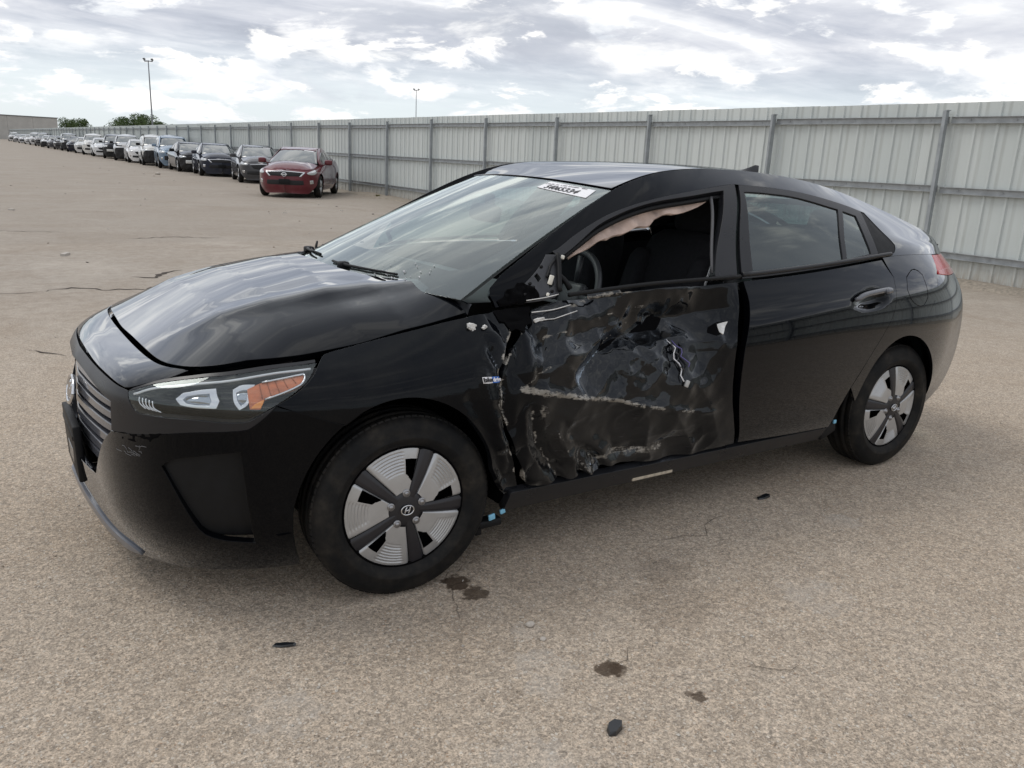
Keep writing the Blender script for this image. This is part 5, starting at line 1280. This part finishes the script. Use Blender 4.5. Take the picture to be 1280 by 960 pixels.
# ------------------------------------------------------------------ corrugated fence
def fence_x(y): return 10.55-.0214*min(y, 15.)-.0006*max(0., min(y, 60.)-15.)
FENCE = empty('corrugated_fence', (fence_x(20), 20, 0)); tag(FENCE, 'long pale grey corrugated metal fence on galvanised posts and rails, behind all the cars', 'fence')
def fence_paint():
    def f(t, o):
        tc = t.n('ShaderNodeTexCoord'); oi = t.n('ShaderNodeObjectInfo'); P = tc.outputs['Object']
        mp = t.n('ShaderNodeMapping'); t.link(P, mp.inputs[0]); mp.inputs['Scale'].default_value = (6, 6, .7)
        ad = t.n('ShaderNodeVectorMath', {'operation': 'ADD'}); t.link(mp.outputs[0], ad.inputs[0]); cb = t.n('ShaderNodeCombineXYZ'); t.link(t.math('MULTIPLY', oi.outputs['Random'], 50.), cb.inputs[0]); t.link(cb.outputs[0], ad.inputs[1])
        st = t.noise(ad.outputs[0], 2.2, 5., .65); sp = t.noise(ad.outputs[0], 9., 4., .6)
        c = t.mix(t.mrange(oi.outputs['Random'], 0, 1), (.525, .565, .555), (.60, .635, .62))
        c = t.mix(t.mrange(st, .50, .78, 0, .22), c, (.43, .445, .42))
        sx = t.n('ShaderNodeSeparateXYZ'); t.link(P, sx.inputs[0])
        # a darker stripe repeats at the rib spacing, splash marks sit near the ground
        rib = t.math('ABSOLUTE', t.math('SUBTRACT', t.math('FRACT', t.math('DIVIDE', t.math('ADD', sx.outputs[1], 10.), .295)), .5))
        c = t.mix(t.math('MULTIPLY', t.mrange(rib, .11, .045), t.mrange(st, .3, .6, .2, .55)), c, (.36, .38, .36))
        c = t.mix(t.math('MULTIPLY', t.mrange(sx.outputs[2], .40, .05), t.mrange(sp, .3, .65, .2, .8)), c, (.36, .31, .25))
        b = t.n('ShaderNodeBsdfPrincipled'); t.link(c, b.inputs['Base Color']); b.inputs['Roughness'].default_value = .5; b.inputs['Specular IOR Level'].default_value = .3
        bp = t.n('ShaderNodeBump'); bp.inputs['Strength'].default_value = .25; bp.inputs['Distance'].default_value = .02; t.link(t.noise(ad.outputs[0], .8, 2., .5), bp.inputs['Height']); t.link(bp.outputs[0], b.inputs['Normal'])
        t.link(b.outputs[0], o.inputs[0])
    return M('pale_grey_sheet_paint', f)
FP_ = fence_paint()
GALV = simple('galvanised_steel', (.36, .38, .39), .5, metal=.25, var=.22, vscale=7)
GALV2 = simple('galvanised_post', (.32, .345, .36), .5, metal=.25, var=.2, vscale=5)
def sheet_mesh(w=.885, hgt=2.40):
    pr = []
    for k in range(3):
        b = -w/2+.295*k+.1475
        pr += [(b-.1475, 0), (b-.028, 0), (b-.016, -.024), (b+.016, -.024), (b+.028, 0)]
    pr.append((w/2+.012, 0.0)); n = len(pr)
    V_ = []; zs = (0, hgt)
    for dx in (0., .004):
        for z_ in zs: V_ += [(x_+dx, y_, z_) for y_, x_ in pr]
    F_ = []
    for i in range(n-1):
        F_ += [(i, n+i, n+i+1, i+1), (2*n+i, 2*n+i+1, 3*n+i+1, 3*n+i), (n+i, 3*n+i, 3*n+i+1, n+i+1), (i, i+1, 2*n+i+1, 2*n+i)]
    F_ += [(0, 2*n, 3*n, n), (n-1, 2*n-1, 4*n-1, 3*n-1)]
    m = MB(); m.add(V_, F_, 0, False); return m.mesh('fence_sheet', [FP_])
SHEET = sheet_mesh(); rf_ = random.Random(12)
def place(name, me, x, y, z, rz=0.):
    o = bpy.data.objects.new(name, me); o.location = (x-FENCE.location.x, y-FENCE.location.y, z); o.rotation_euler = (0, 0, rz); return link(o, FENCE)
y0 = -11.
for k in range(272):
    y = y0+.885*(k+.5); dx = fence_x(y+.44)-fence_x(y-.44)
    o = place('fence_sheet', SHEET, fence_x(y)+.062+rf_.uniform(-.003, .003), y, .03+rf_.uniform(-.004, .004), -atan2(dx, .885)); o.rotation_euler.x = rf_.uniform(-.003, .003)
m = MB(); m.box((0, 0, 1.165), (.075, .008, 2.33)); m.box((-.034, .022, 1.165), (.007, .045, 2.33)); m.box((.034, .022, 1.165), (.007, .045, 2.33)); m.box((0, .0, 2.335), (.075, .05, .01))
for z_ in (2.19, 1.26, .37): m.box((.0, .024, z_), (.05, .03, .05))
POST = m.mesh('fence_post', [GALV2])
m = MB(); m.box((0, 0, 0), (.006, 2.94, .088)); m.box((-.022, 0, .042), (.045, 2.94, .006)); m.box((-.022, 0, -.042), (.045, 2.94, .006))
for q in (-1.2, -.6, 0, .6, 1.2): m.box((-.006, q, 0), (.012, .018, .018))
RAIL = m.mesh('fence_rail', [GALV])
posts = [3.65+2.97*k for k in range(-5, 78)]
for y in posts:
    o = place('fence_post', POST, fence_x(y)-.040+rf_.uniform(-.01, .01), y, rf_.uniform(-.03, .02)); o.rotation_euler = (rf_.uniform(-.012, .012), rf_.uniform(-.008, .008), 0)
    for z_ in (2.19, 1.26, .37):
        ym = y+1.485; dx = fence_x(y+2.97)-fence_x(y); r = place('fence_rail', RAIL, fence_x(ym)+.030, ym, z_+rf_.uniform(-.012, .012), -atan2(dx, 2.97)); r.rotation_euler.x = rf_.uniform(-.004, .004)
# dirt bank along the foot of the fence
ys = np.arange(-11, 120, .35); V_ = []
for i, y in enumerate(ys):
    w = .42+.14*float(vnoise([y*.9], [1.3], 3)[0]); hh = .055+.03*float(vnoise([y*.7], [4.1], 5)[0])
    for f_, z_ in ((0, .0), (.18, .55), (.5, .9), (.8, 1.), (1., 1.05)):
        V_.append((fence_x(y)+.05-w*(1-f_), y, .004+hh*z_*(1+.25*float(vnoise([y*5], [f_*4], 6)[0])) if f_ else -.01))
m = MB(); m.grid(np.array(V_).reshape(len(ys), 5, 3), flip=True)
DIRT = simple('loose_dirt', (.27, .235, .19), .95, var=.35, vscale=22)
tag(m.build('dirt_bank', DIRT), 'low bank of loose dirt along the foot of the fence', None, kind='stuff')
GR1 = simple('dry_grass', (.16, .15, .05), .9, var=.3); GR2 = simple('green_weed', (.10, .14, .03), .9, var=.3)
def tuft(x, y, s, n, label, mat, seed):
    r = random.Random(seed); m = MB()
    for k in range(n):
        a = r.random()*6.3; l = s*r.uniform(.5, 1.); bx, by = r.uniform(-s, s)*.8, r.uniform(-s, s)*.9; w = .006
        dx, dy = cos(a), sin(a); P = [(bx-dy*w, by+dx*w, 0), (bx+dy*w, by-dx*w, 0), (bx+dx*l*.4+dy*w*.7, by+dy*l*.4-dx*w*.7, l*.55), (bx+dx*l*.4-dy*w*.7, by+dy*l*.4+dx*w*.7, l*.55), (bx+dx*l*.9, by+dy*l*.9, l*.6)]
        m.add(P, [(0, 1, 2, 3), (3, 2, 4)], 0, False)
    o = m.build('weed_tuft', mat); o.location = (x, y, .05); tag(o, label, 'weed', 'weeds at the foot of the fence'); return o
tuft(fence_x(3.3)-.32, 3.25, .12, 130, 'flat yellow green weed tuft on the dirt beside the car tail', GR2, 1)
tuft(fence_x(1.4)-.25, 1.55, .06, 40, 'sparse dry weed tuft on the dirt at the right edge', GR1, 2)
tuft(fence_x(21.5)-.3, 21.6, .10, 60, 'dry weed tuft on the dirt bank beside the red sedan', GR1, 3)
# ------------------------------------------------------------------ lamp masts
def mast(loc, h, label, ang):
    t = empty('lamp_mast', loc, ang); tag(t, label, 'lamp mast', 'tall floodlight masts beyond the fence')
    m = MB(); m.tube([(0, 0, z_) for z_ in np.linspace(0, h, 8)], np.linspace(.11, .06, 8), 10); m.lathe([(.3, 0), (.3, .12), (.16, .14)], 12, 'z'); m.build('pole', simple('grey_mast_steel', (.20, .21, .23), .5, metal=.4), t)
    m = MB(); m.tube([(-.7, 0, h-.1), (.7, 0, h-.1)], .04, 8); m.tube([(0, -.6, h-.12), (0, .6, h-.12)], .05, 8); m.build('crossarm', simple('grey_mast_steel', (.2, .2, .2)), t)
    for x_, y_ in ((-.7, 0), (.7, 0), (0, -.6), (0, .6)):
        m = MB(); m.box((x_, y_, h+.12), (.24, .22, .15), bev=.05, ry=.25*(1 if x_ > 0 else -1)); m.tube([(x_, y_, h-.1), (x_, y_, h+.05)], .04, 6); m.build('floodlight', simple('dark_lamp_housing', (.10, .105, .11), .5), t)
mast((20.5, 115, 0), 11.1, 'tall grey floodlight mast rising beside the leafy trees', .6)
mast((78.5, 156, 0), 13.6, 'grey floodlight mast rising alone behind the middle of the fence', .2)
# ------------------------------------------------------------------ far warehouse
WH = empty('warehouse', (22.6, 256, 0), atan2(226-256, -105-22.6)+pi); tag(WH, 'long low flat-roofed tan warehouse far beyond the fence', 'building')
WALLM = simple('tan_warehouse_panel', (.42, .41, .385), .8, var=.10, vscale=.6)
L_ = 150.
for k in range(25):
    m = MB(); m.box((-3.-6*k, 0, 2.95), (5.96, .25, 5.9)); m.build('wall_panel', WALLM, WH)
m = MB(); m.box((-L_/2, 20.3, 2.8), (L_-.2, 40, 5.6)); m.build('building_shell', WALLM, WH)
m = MB(); m.box((-L_/2, 0, 5.98), (L_+.5, .5, .22)); m.build('roof_edge', simple('dark_roof_trim', (.12, .12, .12), .6), WH)
m = MB(); m.box((-L_/2, 20, 5.72), (L_-.4, 39.4, .2)); m.build('roof', simple('grey_roof', (.3, .3, .3), .9), WH)
for x_, w_, h_ in ((-20.5, 2.4, 1.9), (-45., 3.2, 2.0)):
    m = MB(); m.box((x_, 6, 5.9+h_/2), (w_, 2.2, h_), bev=.08); m.box((x_-w_*.2, 6, 5.9+h_+.25), (.5, .5, .5)); 
    if w_ < 3: m.tube([(x_-w_*.42, 6, 5.9), (x_-w_*.42, 6, 5.9+h_+1.7)], .14, 6)
    m.build('rooftop_unit', simple('grey_rooftop_unit', (.22, .23, .24), .6), WH)
# ------------------------------------------------------------------ trees beyond the fence
LEAF = None
def leaf_mat():
    def f(t, o):
        oi = t.n('ShaderNodeTexCoord'); n = t.noise(oi.outputs['Object'], .9, 3., .6); n2 = t.noise(oi.outputs['Object'], 6., 2., .6)
        c = t.mix(t.mrange(n, .3, .7), (.030, .062, .016), (.070, .115, .03)); c = t.mix(t.mrange(n2, .4, .7, 0, .6), c, (.13, .18, .055))
        b = t.n('ShaderNodeBsdfPrincipled'); t.link(c, b.inputs['Base Color']); b.inputs['Roughness'].default_value = .7
        t.link(b.outputs[0], o.inputs[0])
    return M('leaf_green', f)
LEAF = leaf_mat(); BARK = simple('grey_bark', (.13, .11, .09), .9, var=.3)
def tree(loc, h, w, label, seed, n=5200):
    r = np.random.default_rng(seed); t = empty('leafy_tree', loc); tag(t, label, 'tree', 'trees beyond the fence')
    m = MB(); m.tube([(0, 0, 0), (.1, 0, h*.2), (.0, .1, h*.45), (.05, 0, h*.8)], [.28, .22, .16, .06], 8)
    lobes = []
    for k in range(13):
        a = r.random()*6.28; rr = w*.5*r.random()**.6*.75; z_ = h*(.42+.48*r.random()); lobes.append((rr*cos(a), rr*sin(a), z_, w*(.14+.12*r.random())*(1.15-.5*(z_/h-.4))))
        m.tube([(0, 0, h*.3), (rr*cos(a)*.5, rr*sin(a)*.5, (z_+h*.3)/2), (rr*cos(a), rr*sin(a), z_)], [.11, .07, .03], 5)
    lobes.append((0, 0, h*.86, w*.15)); m.build('trunk', BARK, t)
    V_ = []; F_ = []; i = 0
    for k in range(n):
        x_, y_, z_, R_ = lobes[int(r.random()*len(lobes))]; d = r.normal(size=3); d /= np.linalg.norm(d); q = np.array((x_, y_, z_))+d*R_*(.55+.55*r.random())*np.array((1, 1, .8))
        a = r.normal(size=3); a /= np.linalg.norm(a); b = np.cross(a, r.normal(size=3)); b /= np.linalg.norm(b); s = w*.018*(.6+.8*r.random())
        V_ += [q-a*s, q+b*s*.6, q+a*s, q-b*s*.6]; F_.append((i, i+1, i+2, i+3)); i += 4
    c = MB(); c.add(V_, F_, 0, False); c.build('crown', LEAF, t)
tree((28.0, 185, 0), 5.8, 6.4, 'leafy green tree left of the others beside the tall lamp mast', 1)
tree((31.6, 184, 0), 6.5, 6.6, 'tallest leafy green tree in the clump by the lamp mast', 2)
tree((35.0, 186, 0), 5.4, 4.6, 'small leafy tree crowded against the lamp mast', 5)
tree((40., 213, 0), 6.0, 5.0, 'dark low tree top just right of the lamp mast', 3)
tree((43., 214, 0), 5.7, 3.6, 'lowest dark tree top peeping over the fence', 6)
tree((31.5, 300, 0), 6.6, 10., 'broad dark tree at the end of the warehouse', 4)
# ------------------------------------------------------------------ the row of parked cars
BGGLASS = simple('dark_car_glass', (.030, .050, .054), .04, coat=1., spec=.8)
BGSIDE = simple('dark_side_glass', (.012, .015, .017), .06, coat=1.)
BGLAMP = simple('clear_headlamp', (.50, .52, .53), .10, metal=.5, coat=1.)
BGBLK = simple('black_engine_void', (.010, .010, .011), .7)
BGCHROME = simple('dull_chrome', (.62, .63, .65), .2, metal=.9)
def warp(kind, scale=1.):
    def f(V_, part):
        V_ = V_.copy(); x, y, z = V_[:, 0].copy(), V_[:, 1], V_[:, 2].copy()
        if kind == 'sedan' and part in ('S', 'R', 'G'):
            V_[:, 0] = np.where(x > 1.5, 1.5+(x-1.5)*.80, x)
        if kind == 'suv':
            if part in ('S', 'R', 'G'):
                drop = np.maximum(0, 1.437-np.interp(x, [1.3, 1.6, 2.0, 2.35, 2.75, 3.1, 3.3, 3.45], [1.43, 1.437, 1.42, 1.37, 1.277, 1.18, 1.12, 1.06]))
                k = np.clip((z-1.0)/.35, 0, 1.25) if part == 'S' else np.ones_like(z)
                zz = z+np.where(x > 1.6, drop*.88*np.clip(k*1.5, 0, 1), 0)
                zz = np.where(x > 3.30, np.minimum(zz, 1.40-(x-3.30)*2.4), zz); V_[:, 2] = zz
                V_[:, 1] = y*(1+.10*np.clip((V_[:, 2]-1.)/.4, 0, 1))
            V_[:, 2] = V_[:, 2]*1.17+.02
            V_[:, 0] = V_[:, 0]*1.0
        return V_*np.array((1.03*scale, scale, scale))
    return f
def sym(fn, outline, **kw):
    a = panel_data(fn, outline, **kw); return a, (a[0]*np.array((1, -1, 1)), [f_[::-1] for f_ in a[1]], a[2]*np.array((1, -1, 1)))
def wmesh(name, pieces, mat, wf):
    VV = [(wf(p_[0], p_[3]), p_[1], p_[2]) for p_ in pieces]
    FF = []; V_ = []; n = 0
    for v, f_, _ in VV: V_.append(v); FF += [tuple(int(i)+n for i in q) for q in f_]; n += len(v)
    me = bpy.data.meshes.new(name); me.from_pydata(np.concatenate(V_).tolist(), [], FF); me.materials.append(mat)
    me.polygons.foreach_set('use_smooth', [True]*len(FF)); me.update()
    try: me.set_sharp_from_angle(angle=radians(42))
    except Exception: pass
    return me
K = dict(h=.09, gap=.001, flange=.012)
arF = arch(B, -.03, .31, .35, .40, 172, 6, 16); arR = arch(B, 2.645, .31, .35, .39, 172, 6, 16)
BODYO = [(0, .0), (.06, .0), (.12, .0)] + arF + [(.36, .0), (.48, .0), (.60, .0)] + arR + [(.78, .0), (.9, .0), (1, .0), (1, .999), (.9, .999), (.75, .999), (.6, .999), (.45, .999), (.3, .999), (.2, .999), (.1, .999), (.05, .999), (0, .999)]
_b = [(*p_, 'B') for p_ in sym(B, BODYO, smoothed=False, **K)]
_s = [(*p_, 'S') for p_ in sym(S, [(.018, .02), (.05, .0), (.3, .0), (.6, .0), (.965, .0), (.995, .03), (.995, .97), (.97, .995)]+[(q, .995) for q in np.linspace(.90, .03, 16)], **K)]
_r = [(*panel_data(Rf, [(0, .012), (0, .5), (0, .988), (.5, .988), (.99, .988), (.99, .5), (.99, .012), (.5, .012)], ref=(0, 0, 1), smoothed=False, **K), 'R')]
_g = [(*panel_data(Gt, [(.28, .01), (.28, .5), (.28, .99), (.99, .99), (.99, .01)], ref=(.3, 0, .9), smoothed=False, **K), 'G')]
_h = [(*panel_data(hoodf, hood_o, ref=(0, 0, 1), corner=60, h=.08, gap=.006, flange=.03), 'H')]
_w = [(*panel_data(Wd, wo, ref=(-.4, 0, .9), h=.12, gap=.0, flange=.004), 'W')]
fwin = fi + [(.4003, .4011), (.3671, .012), (.2, .012), (.0865, .03), (.089, .3)]
_fw = [[(*p_, 'S')] for p_ in sym(off(S, .004), fwin, h=.09, gap=.004, flange=.004)]
_rw = [[(*p_, 'S')] for p_ in sym(off(S, .004), T['rwin'], h=.09, gap=.0, flange=.004)]
_qw = [[(*p_, 'S')] for p_ in sym(off(S, .004), T['qwin'], h=.09, gap=.0, flange=.004)]
_inn = [(*p_, 'B') for p_ in sym(off(B, -.10), inner, h=.15, gap=0, flange=0, smoothed=False)]
deck = np.array([[(x_, y_*w_, z_-.03*abs(y_)**3) for y_ in np.linspace(-1, 1, 9)] for x_, w_, z_ in ((2.80, .62, 1.085), (3.0, .66, 1.085), (3.25, .66, 1.075), (3.46, .60, 1.045))])
FACES = {   # front-end looks: outlines in the body surface's coordinates
 'vee': dict(head=[(.075, .84), (.085, .73), (.13, .69), (.18, .74), (.226, .90), (.238, .965), (.17, .95), (.11, .915)], grille=[(0, .85), (.048, .84), (.036, .60), (0, .58)], low=[(0, .40), (.055, .40), (.06, .24), (0, .22)], fog=[(.105, .40), (.14, .42), (.148, .28), (.11, .27)], chrome='vee'),
 'slim': dict(head=[(.060, .84), (.08, .74), (.14, .74), (.20, .84), (.24, .965), (.17, .93), (.10, .90)], grille=[(0, .80), (.045, .78), (.03, .48), (0, .44)], low=[(0, .34), (.08, .34), (.09, .20), (0, .18)], fog=[(.11, .36), (.145, .38), (.15, .25), (.115, .25)], chrome='bar'),
 'wide': dict(head=[(.055, .86), (.07, .72), (.13, .69), (.19, .78), (.235, .955), (.15, .95), (.09, .93)], grille=[(0, .74), (.05, .74), (.046, .60), (0, .58)], low=[(0, .48), (.075, .48), (.08, .22), (0, .20)], fog=[(.105, .36), (.135, .38), (.14, .25), (.108, .25)], chrome=None),
}
CACHE = {}
def geo(kind):
    if kind in CACHE: return CACHE[kind]
    wf = warp(kind); g = {}
    top = _s+_r+(_g if kind != 'sedan' else [(p_[0], p_[1], p_[2], 'G') for p_ in _g])
    g['body'] = wmesh('body', _b, BGBLK, wf); g['roof'] = wmesh('roof', top, BGBLK, wf); g['hood'] = wmesh('hood', _h, BGBLK, wf)
    g['windshield'] = wmesh('windshield', _w, BGGLASS, wf); g['inner'] = wmesh('inner_shell', _inn, BGBLK, wf)
    for nm, src in (('fw', _fw), ('rw', _rw), ('qw', _qw)): g[nm] = [wmesh('side_window', q, BGSIDE, wf) for q in src]
    if kind == 'sedan':
        m = MB(); m.grid(deck*np.array((1.03, 1, 1)), flip=True); g['deck'] = m.mesh('trunk_lid', [BGBLK])
    for fn_, fc in FACES.items():
        d = {}
        a, b = sym(off(B, .006), fc['head'], h=.04, gap=0, flange=.008); d['head'] = [wmesh('headlight', [(*q, 'B')], BGLAMP, wf) for q in (a, b)]
        d['grille'] = wmesh('grille', [(*panel_data(off(Bs, .004), full(fc['grille']), h=.06, gap=0, flange=.006), 'B')], BGBLK, wf)
        d['low'] = wmesh('bumper_intake', [(*panel_data(off(Bs, .004), full(fc['low']), h=.06, gap=0, flange=.006), 'B')], BGBLK, wf)
        a, b = sym(off(B, .005), fc['fog'], h=.04, gap=0, flange=.006); d['fog'] = [wmesh('fog_lamp', [(*q, 'B')], BGCHROME, wf) for q in (a, b)]
        if fc['chrome'] == 'vee':
            gq = fc['grille']; w_ = .010
            o_ = [(0, .885), (.060, .872), (.041, .575), (.033, .575), (.046, .835), (0, .845)]
            d['chrome'] = wmesh('grille_surround', [(*panel_data(off(Bs, .010), full(o_), h=.04, gap=0, flange=.010, corner=25), 'B')], BGCHROME, wf)
        elif fc['chrome'] == 'bar':
            d['chrome'] = wmesh('grille_surround', [(*panel_data(off(Bs, .009), full([(0, .83), (.047, .80), (.0455, .775), (0, .795)]), h=.04, gap=0, flange=.008, corner=25), 'B')], BGCHROME, wf)
        g[fn_] = d
    m = MB(); rs_ = 1.12 if kind == 'suv' else 1.02
    tp = np.array([(.205, -.07), (.225, -.095), (.275, -.098), (.300, -.085), (.316, -.06), (.318, 0), (.316, .06), (.300, .085), (.225, .095), (.2, .07)])*np.array((rs_, 1)); m.lathe([tuple(q) for q in tp], 28)
    g['tyre'] = m.mesh('tyre', [RUBBER]); m = MB(); m.lathe([(.0005, -.05), (.19*rs_, -.045), (.21*rs_, -.075), (.215*rs_, -.06)], 28, mi=0); 
    for k in range(7):
        a = 2*pi*k/7; m.tube([(.03*cos(a), -.078, .03*sin(a)), (.205*rs_*cos(a), -.072, .205*rs_*sin(a))], [.030, .020], 5, mi=1)
    m.lathe([(.0005, -.095), (.045, -.09), (.055, -.07)], 14, mi=1)
    g['rim'] = m.mesh('rim', [BGBLK, SILVER]); g['wr'] = .318*rs_
    m = MB(); m.add(*pad((0, 0, 0), (.17, .23, .15))); m.tube([(.03, .10, -.05), (.03, .20, -.10)], .022, 6); g['mirror'] = m.mesh('wing_mirror', [BGBLK])
    m = MB(); m.box((1.35, 0, .26), (3.9, 1.3, .12)); m.box((1.35, 0, .27), (1.9, 1.55, .10)); g['floor'] = m.mesh('floor_pan', [DARKIN])
    CACHE[kind] = g; return g
def recolor(o, mat):
    o.material_slots[0].link = 'OBJECT'; o.material_slots[0].material = mat
def parked(x, y, th, kind, face, c, label, dmg=(), roofc=None, mirror=None, metal=.0, group='wrecked cars parked along the fence'):
    """x, y: front axle centre; th: how far the nose is turned out from the fence"""
    g = geo(kind); key = 'paint_%02x%02x%02x' % tuple(int(255*q**.45) for q in c)
    mat = paint(key, c, dust=.12, rough=.05, metal=metal, refl=1.3)
    t = empty('parked_car', (x, y, 0), atan2(cos(th), sin(th))); tag(t, label, 'car', group)
    def P(nm, me, mt=None, loc=(0, 0, 0), parent=None, rot=None):
        o = bpy.data.objects.new(nm, me); o.location = loc; link(o, parent or t)
        if rot: o.rotation_euler = rot
        if mt: recolor(o, mt)
        return o
    P('body', g['body'], mat); rt = P('roof', g['roof'], roofc or mat); P('inner_shell', g['inner']); P('floor_pan', g['floor'])
    P('hood', g['hood'], mat, rot=(0, radians(14), 0) if 'hood' in dmg else ((radians(3), radians(3.5), 0) if 'bent' in dmg else None), loc=(-.02, 0, -.06) if 'hood' in dmg else ((0, 0, .004) if 'bent' in dmg else (0, 0, 0)))
    P('windshield', g['windshield'])
    for k in ('fw', 'rw', 'qw'):
        for me in g[k]: P('side_window', me)
    if 'deck' in g: P('trunk_lid', g['deck'], mat)
    d = g[face]
    for i, me in enumerate(d['head']):
        if not ('lamp' in dmg and i == 0): P('headlight', me)
        else: P('lamp_hole', me, BGBLK)
    P('grille', d['grille']); P('bumper_intake', d['low'])
    if 'front' not in dmg:
        for me in d['fog']: P('fog_lamp', me)
        if 'chrome' in d: P('grille_surround', d['chrome'])
    zs = 1.17 if kind == 'suv' else 1.
    if 'front' in dmg:       # bumper skin gone: dark void with the crash bar across it
        me = wmesh('torn_front', [(*panel_data(off(Bs, lambda u, v, P_: .012+.05*np.abs(vnoise(P_[:, 1]*6+y, P_[:, 2]*7, 3))), full([(0, .80), (.10, .78), (.16, .55), (.17, .03), (.08, .0), (0, .0)]), h=.05, gap=0, flange=.02), 'B')], BGBLK, warp(kind)); P('torn_front', me)
    if 'bar' in dmg:
        m = MB(); m.box((-1.02, 0, .50*zs), (.10, 1.25, .15), bev=.02); P('crash_bar', m.mesh('crash_bar', [simple('pale_crash_bar', (.66, .66, .64), .5)]))
    if 'front' not in dmg:
        m = MB(); m.box((-.955, 0, .47*zs), (.02, .32, .13), bev=.004); P('plate_bracket', m.mesh('plate_bracket', [MATTE]))
    if 'sticker' in dmg:
        me = wmesh('auction_sticker', [(*panel_data(off(Wd, .004, (-.4, 0, .9)), [(.90, .30), (.96, .29), (.955, .06), (.88, .06)], h=.06, gap=0, flange=.002, ref=(-.4, 0, .9)), 'W')], WHITE, warp(kind)); P('auction_sticker', me)
    if 'rack' in dmg:
        for s_ in (-1, 1):
            m = MB(); m.tube([(1.3, s_*.60, 1.40*zs+.05), (1.5, s_*.60, 1.445*zs+.08), (2.6, s_*.62, 1.43*zs+.08), (2.8, s_*.62, 1.40*zs+.05)], .02, 6); P('roof_rail', m.mesh('roof_rail', [MATTE]))
    for s_ in (-1, 1):
        P('wing_mirror', g['mirror'], mirror or mat, loc=(.62, s_*1.0, 1.0*zs+.02), rot=(0, 0, 0) if s_ < 0 else (0, 0, pi))
    for x_ in (0, 2.72):
        for s_ in (-1, 1):
            w = P('wheel', g['rim'], loc=(x_*1.0-.0, s_*.785, g['wr']), rot=(0, 0, 0) if s_ < 0 else (0, 0, pi)); P('tyre', g['tyre'], parent=w)
    return t
RED = (.105, .005, .013); 
t = parked(7.22, 21.75, radians(31), 'sedan', 'vee', RED, 'dark red sedan with chrome vee grille, turned out from the row by the fence', ('sticker',), metal=.2)
for y_, b_ in ((0, 0),):     # round badge on its grille
    m = MB(); m.tube([(-.965, .062*cos(a), .665+.052*sin(a)) for a in np.linspace(0, 2*pi, 21)], .011, 6, cap=False); m.box((-.968, 0, .665), (.02, .17, .030), bev=.004); m.build('grille_badge', BGCHROME, t)
def ray_at(px, X):
    d = (px-640)/FPX; f_ = (sin(YAW)*cos(PIT), cos(YAW)*cos(PIT)); r_ = (cos(YAW), -sin(YAW)); dx, dy = f_[0]+d*r_[0], f_[1]+d*r_[1]; t_ = (X-CX)/dx; return CY+t_*dy
GY = lambda v: (v, v*1.02, v*1.06)
ROW = [ # y of the front axle, kind, face, colour, label, damage
 (30.6, 'sedan', 'slim', (.045, .046, .052), 'charcoal grey sedan directly behind the dark red sedan', ('sticker',)),
 (36.6, 'sedan', 'vee', (.030, .034, .048), 'dark blue grey sedan with a chrome vee grille, undamaged front', ()),
 (41.4, 'sedan', 'wide', (.010, .010, .013), 'black car with its bumper missing and a pale crash bar showing', ('front', 'bar')),
 (46.2, 'suv', 'wide', (.16, .23, .31), 'light blue crossover with a dark hole in its front corner', ('lamp',)),
 (51.0, 'suv', 'wide', (.62, .62, .60), 'white sport utility with black mirrors and its bumper torn off', ('front', 'rack')),
 (56.0, 'hatch', 'slim', (.70, .70, .70), 'white small car with a smashed dark grille', ('lamp',)),
 (61.0, 'suv', 'slim', (.40, .41, .42), 'silver sport utility with its hood bent up', ('bent', 'front')),
 (66.4, 'suv', 'wide', (.020, .021, .026), 'black sport utility with its front end torn away', ('front', 'bar')),
 (72.2, 'hatch', 'slim', (.68, .69, .70), 'white hatchback mostly hidden behind the black sport utility', ()),
 (78.0, 'suv', 'slim', (.66, .65, .62), 'white people carrier with an open mouth grille', ()),
 (84.2, 'sedan', 'wide', (.60, .60, .59), 'white sedan with one round lamp hole, beyond the people carrier', ('lamp',)),
 (90., 'sedan', 'slim', (.016, .018, .030), 'navy black sedan in the far row beside the white sedan', ()),
 (96., 'suv', 'wide', (.06, .065, .06), 'dark green grey sport utility with crumpled front in the far row', ('front',)),
 (103., 'sedan', 'wide', (.05, .05, .055), 'dark grey sedan with bent hood in the far row', ('bent',)),
 (110., 'hatch', 'slim', (.075, .078, .09), 'grey hatchback before the white and black car in the far row', ()),
 (119., 'sedan', 'wide', (.62, .62, .62), 'white car with a black torn front in the far row', ('front',)),
 (129., 'suv', 'slim', (.09, .09, .095), 'dark grey sport utility beyond the white and black car', ()),
 (139., 'suv', 'wide', (.55, .55, .55), 'pale silver sport utility far down the row', ()),
 (150., 'sedan', 'slim', (.60, .60, .60), 'white sedan far down the row with a silver car beyond', ()),
 (163., 'sedan', 'wide', (.45, .46, .48), 'silver sedan third from the far end of the row', ()),
 (178., 'hatch', 'slim', (.35, .35, .36), 'grey hatchback second from the far end of the row', ()),
 (195., 'suv', 'wide', (.50, .50, .50), 'pale sport utility at the far end of the row', ()),
]
rc = random.Random(6)
for i, (y, kind, face, c, label, dm) in enumerate(ROW):
    th = radians(7+rc.uniform(-4, 5)); wx = 8.12+rc.uniform(-.08, .08); wy = y
    parked(wx+.78*cos(th), wy-.78*sin(th), th, kind, face, c, label, dm, mirror=(MATTE if i in (2, 4, 6) else None), metal=.3 if max(c) < .5 and min(c) > .03 else 0.)
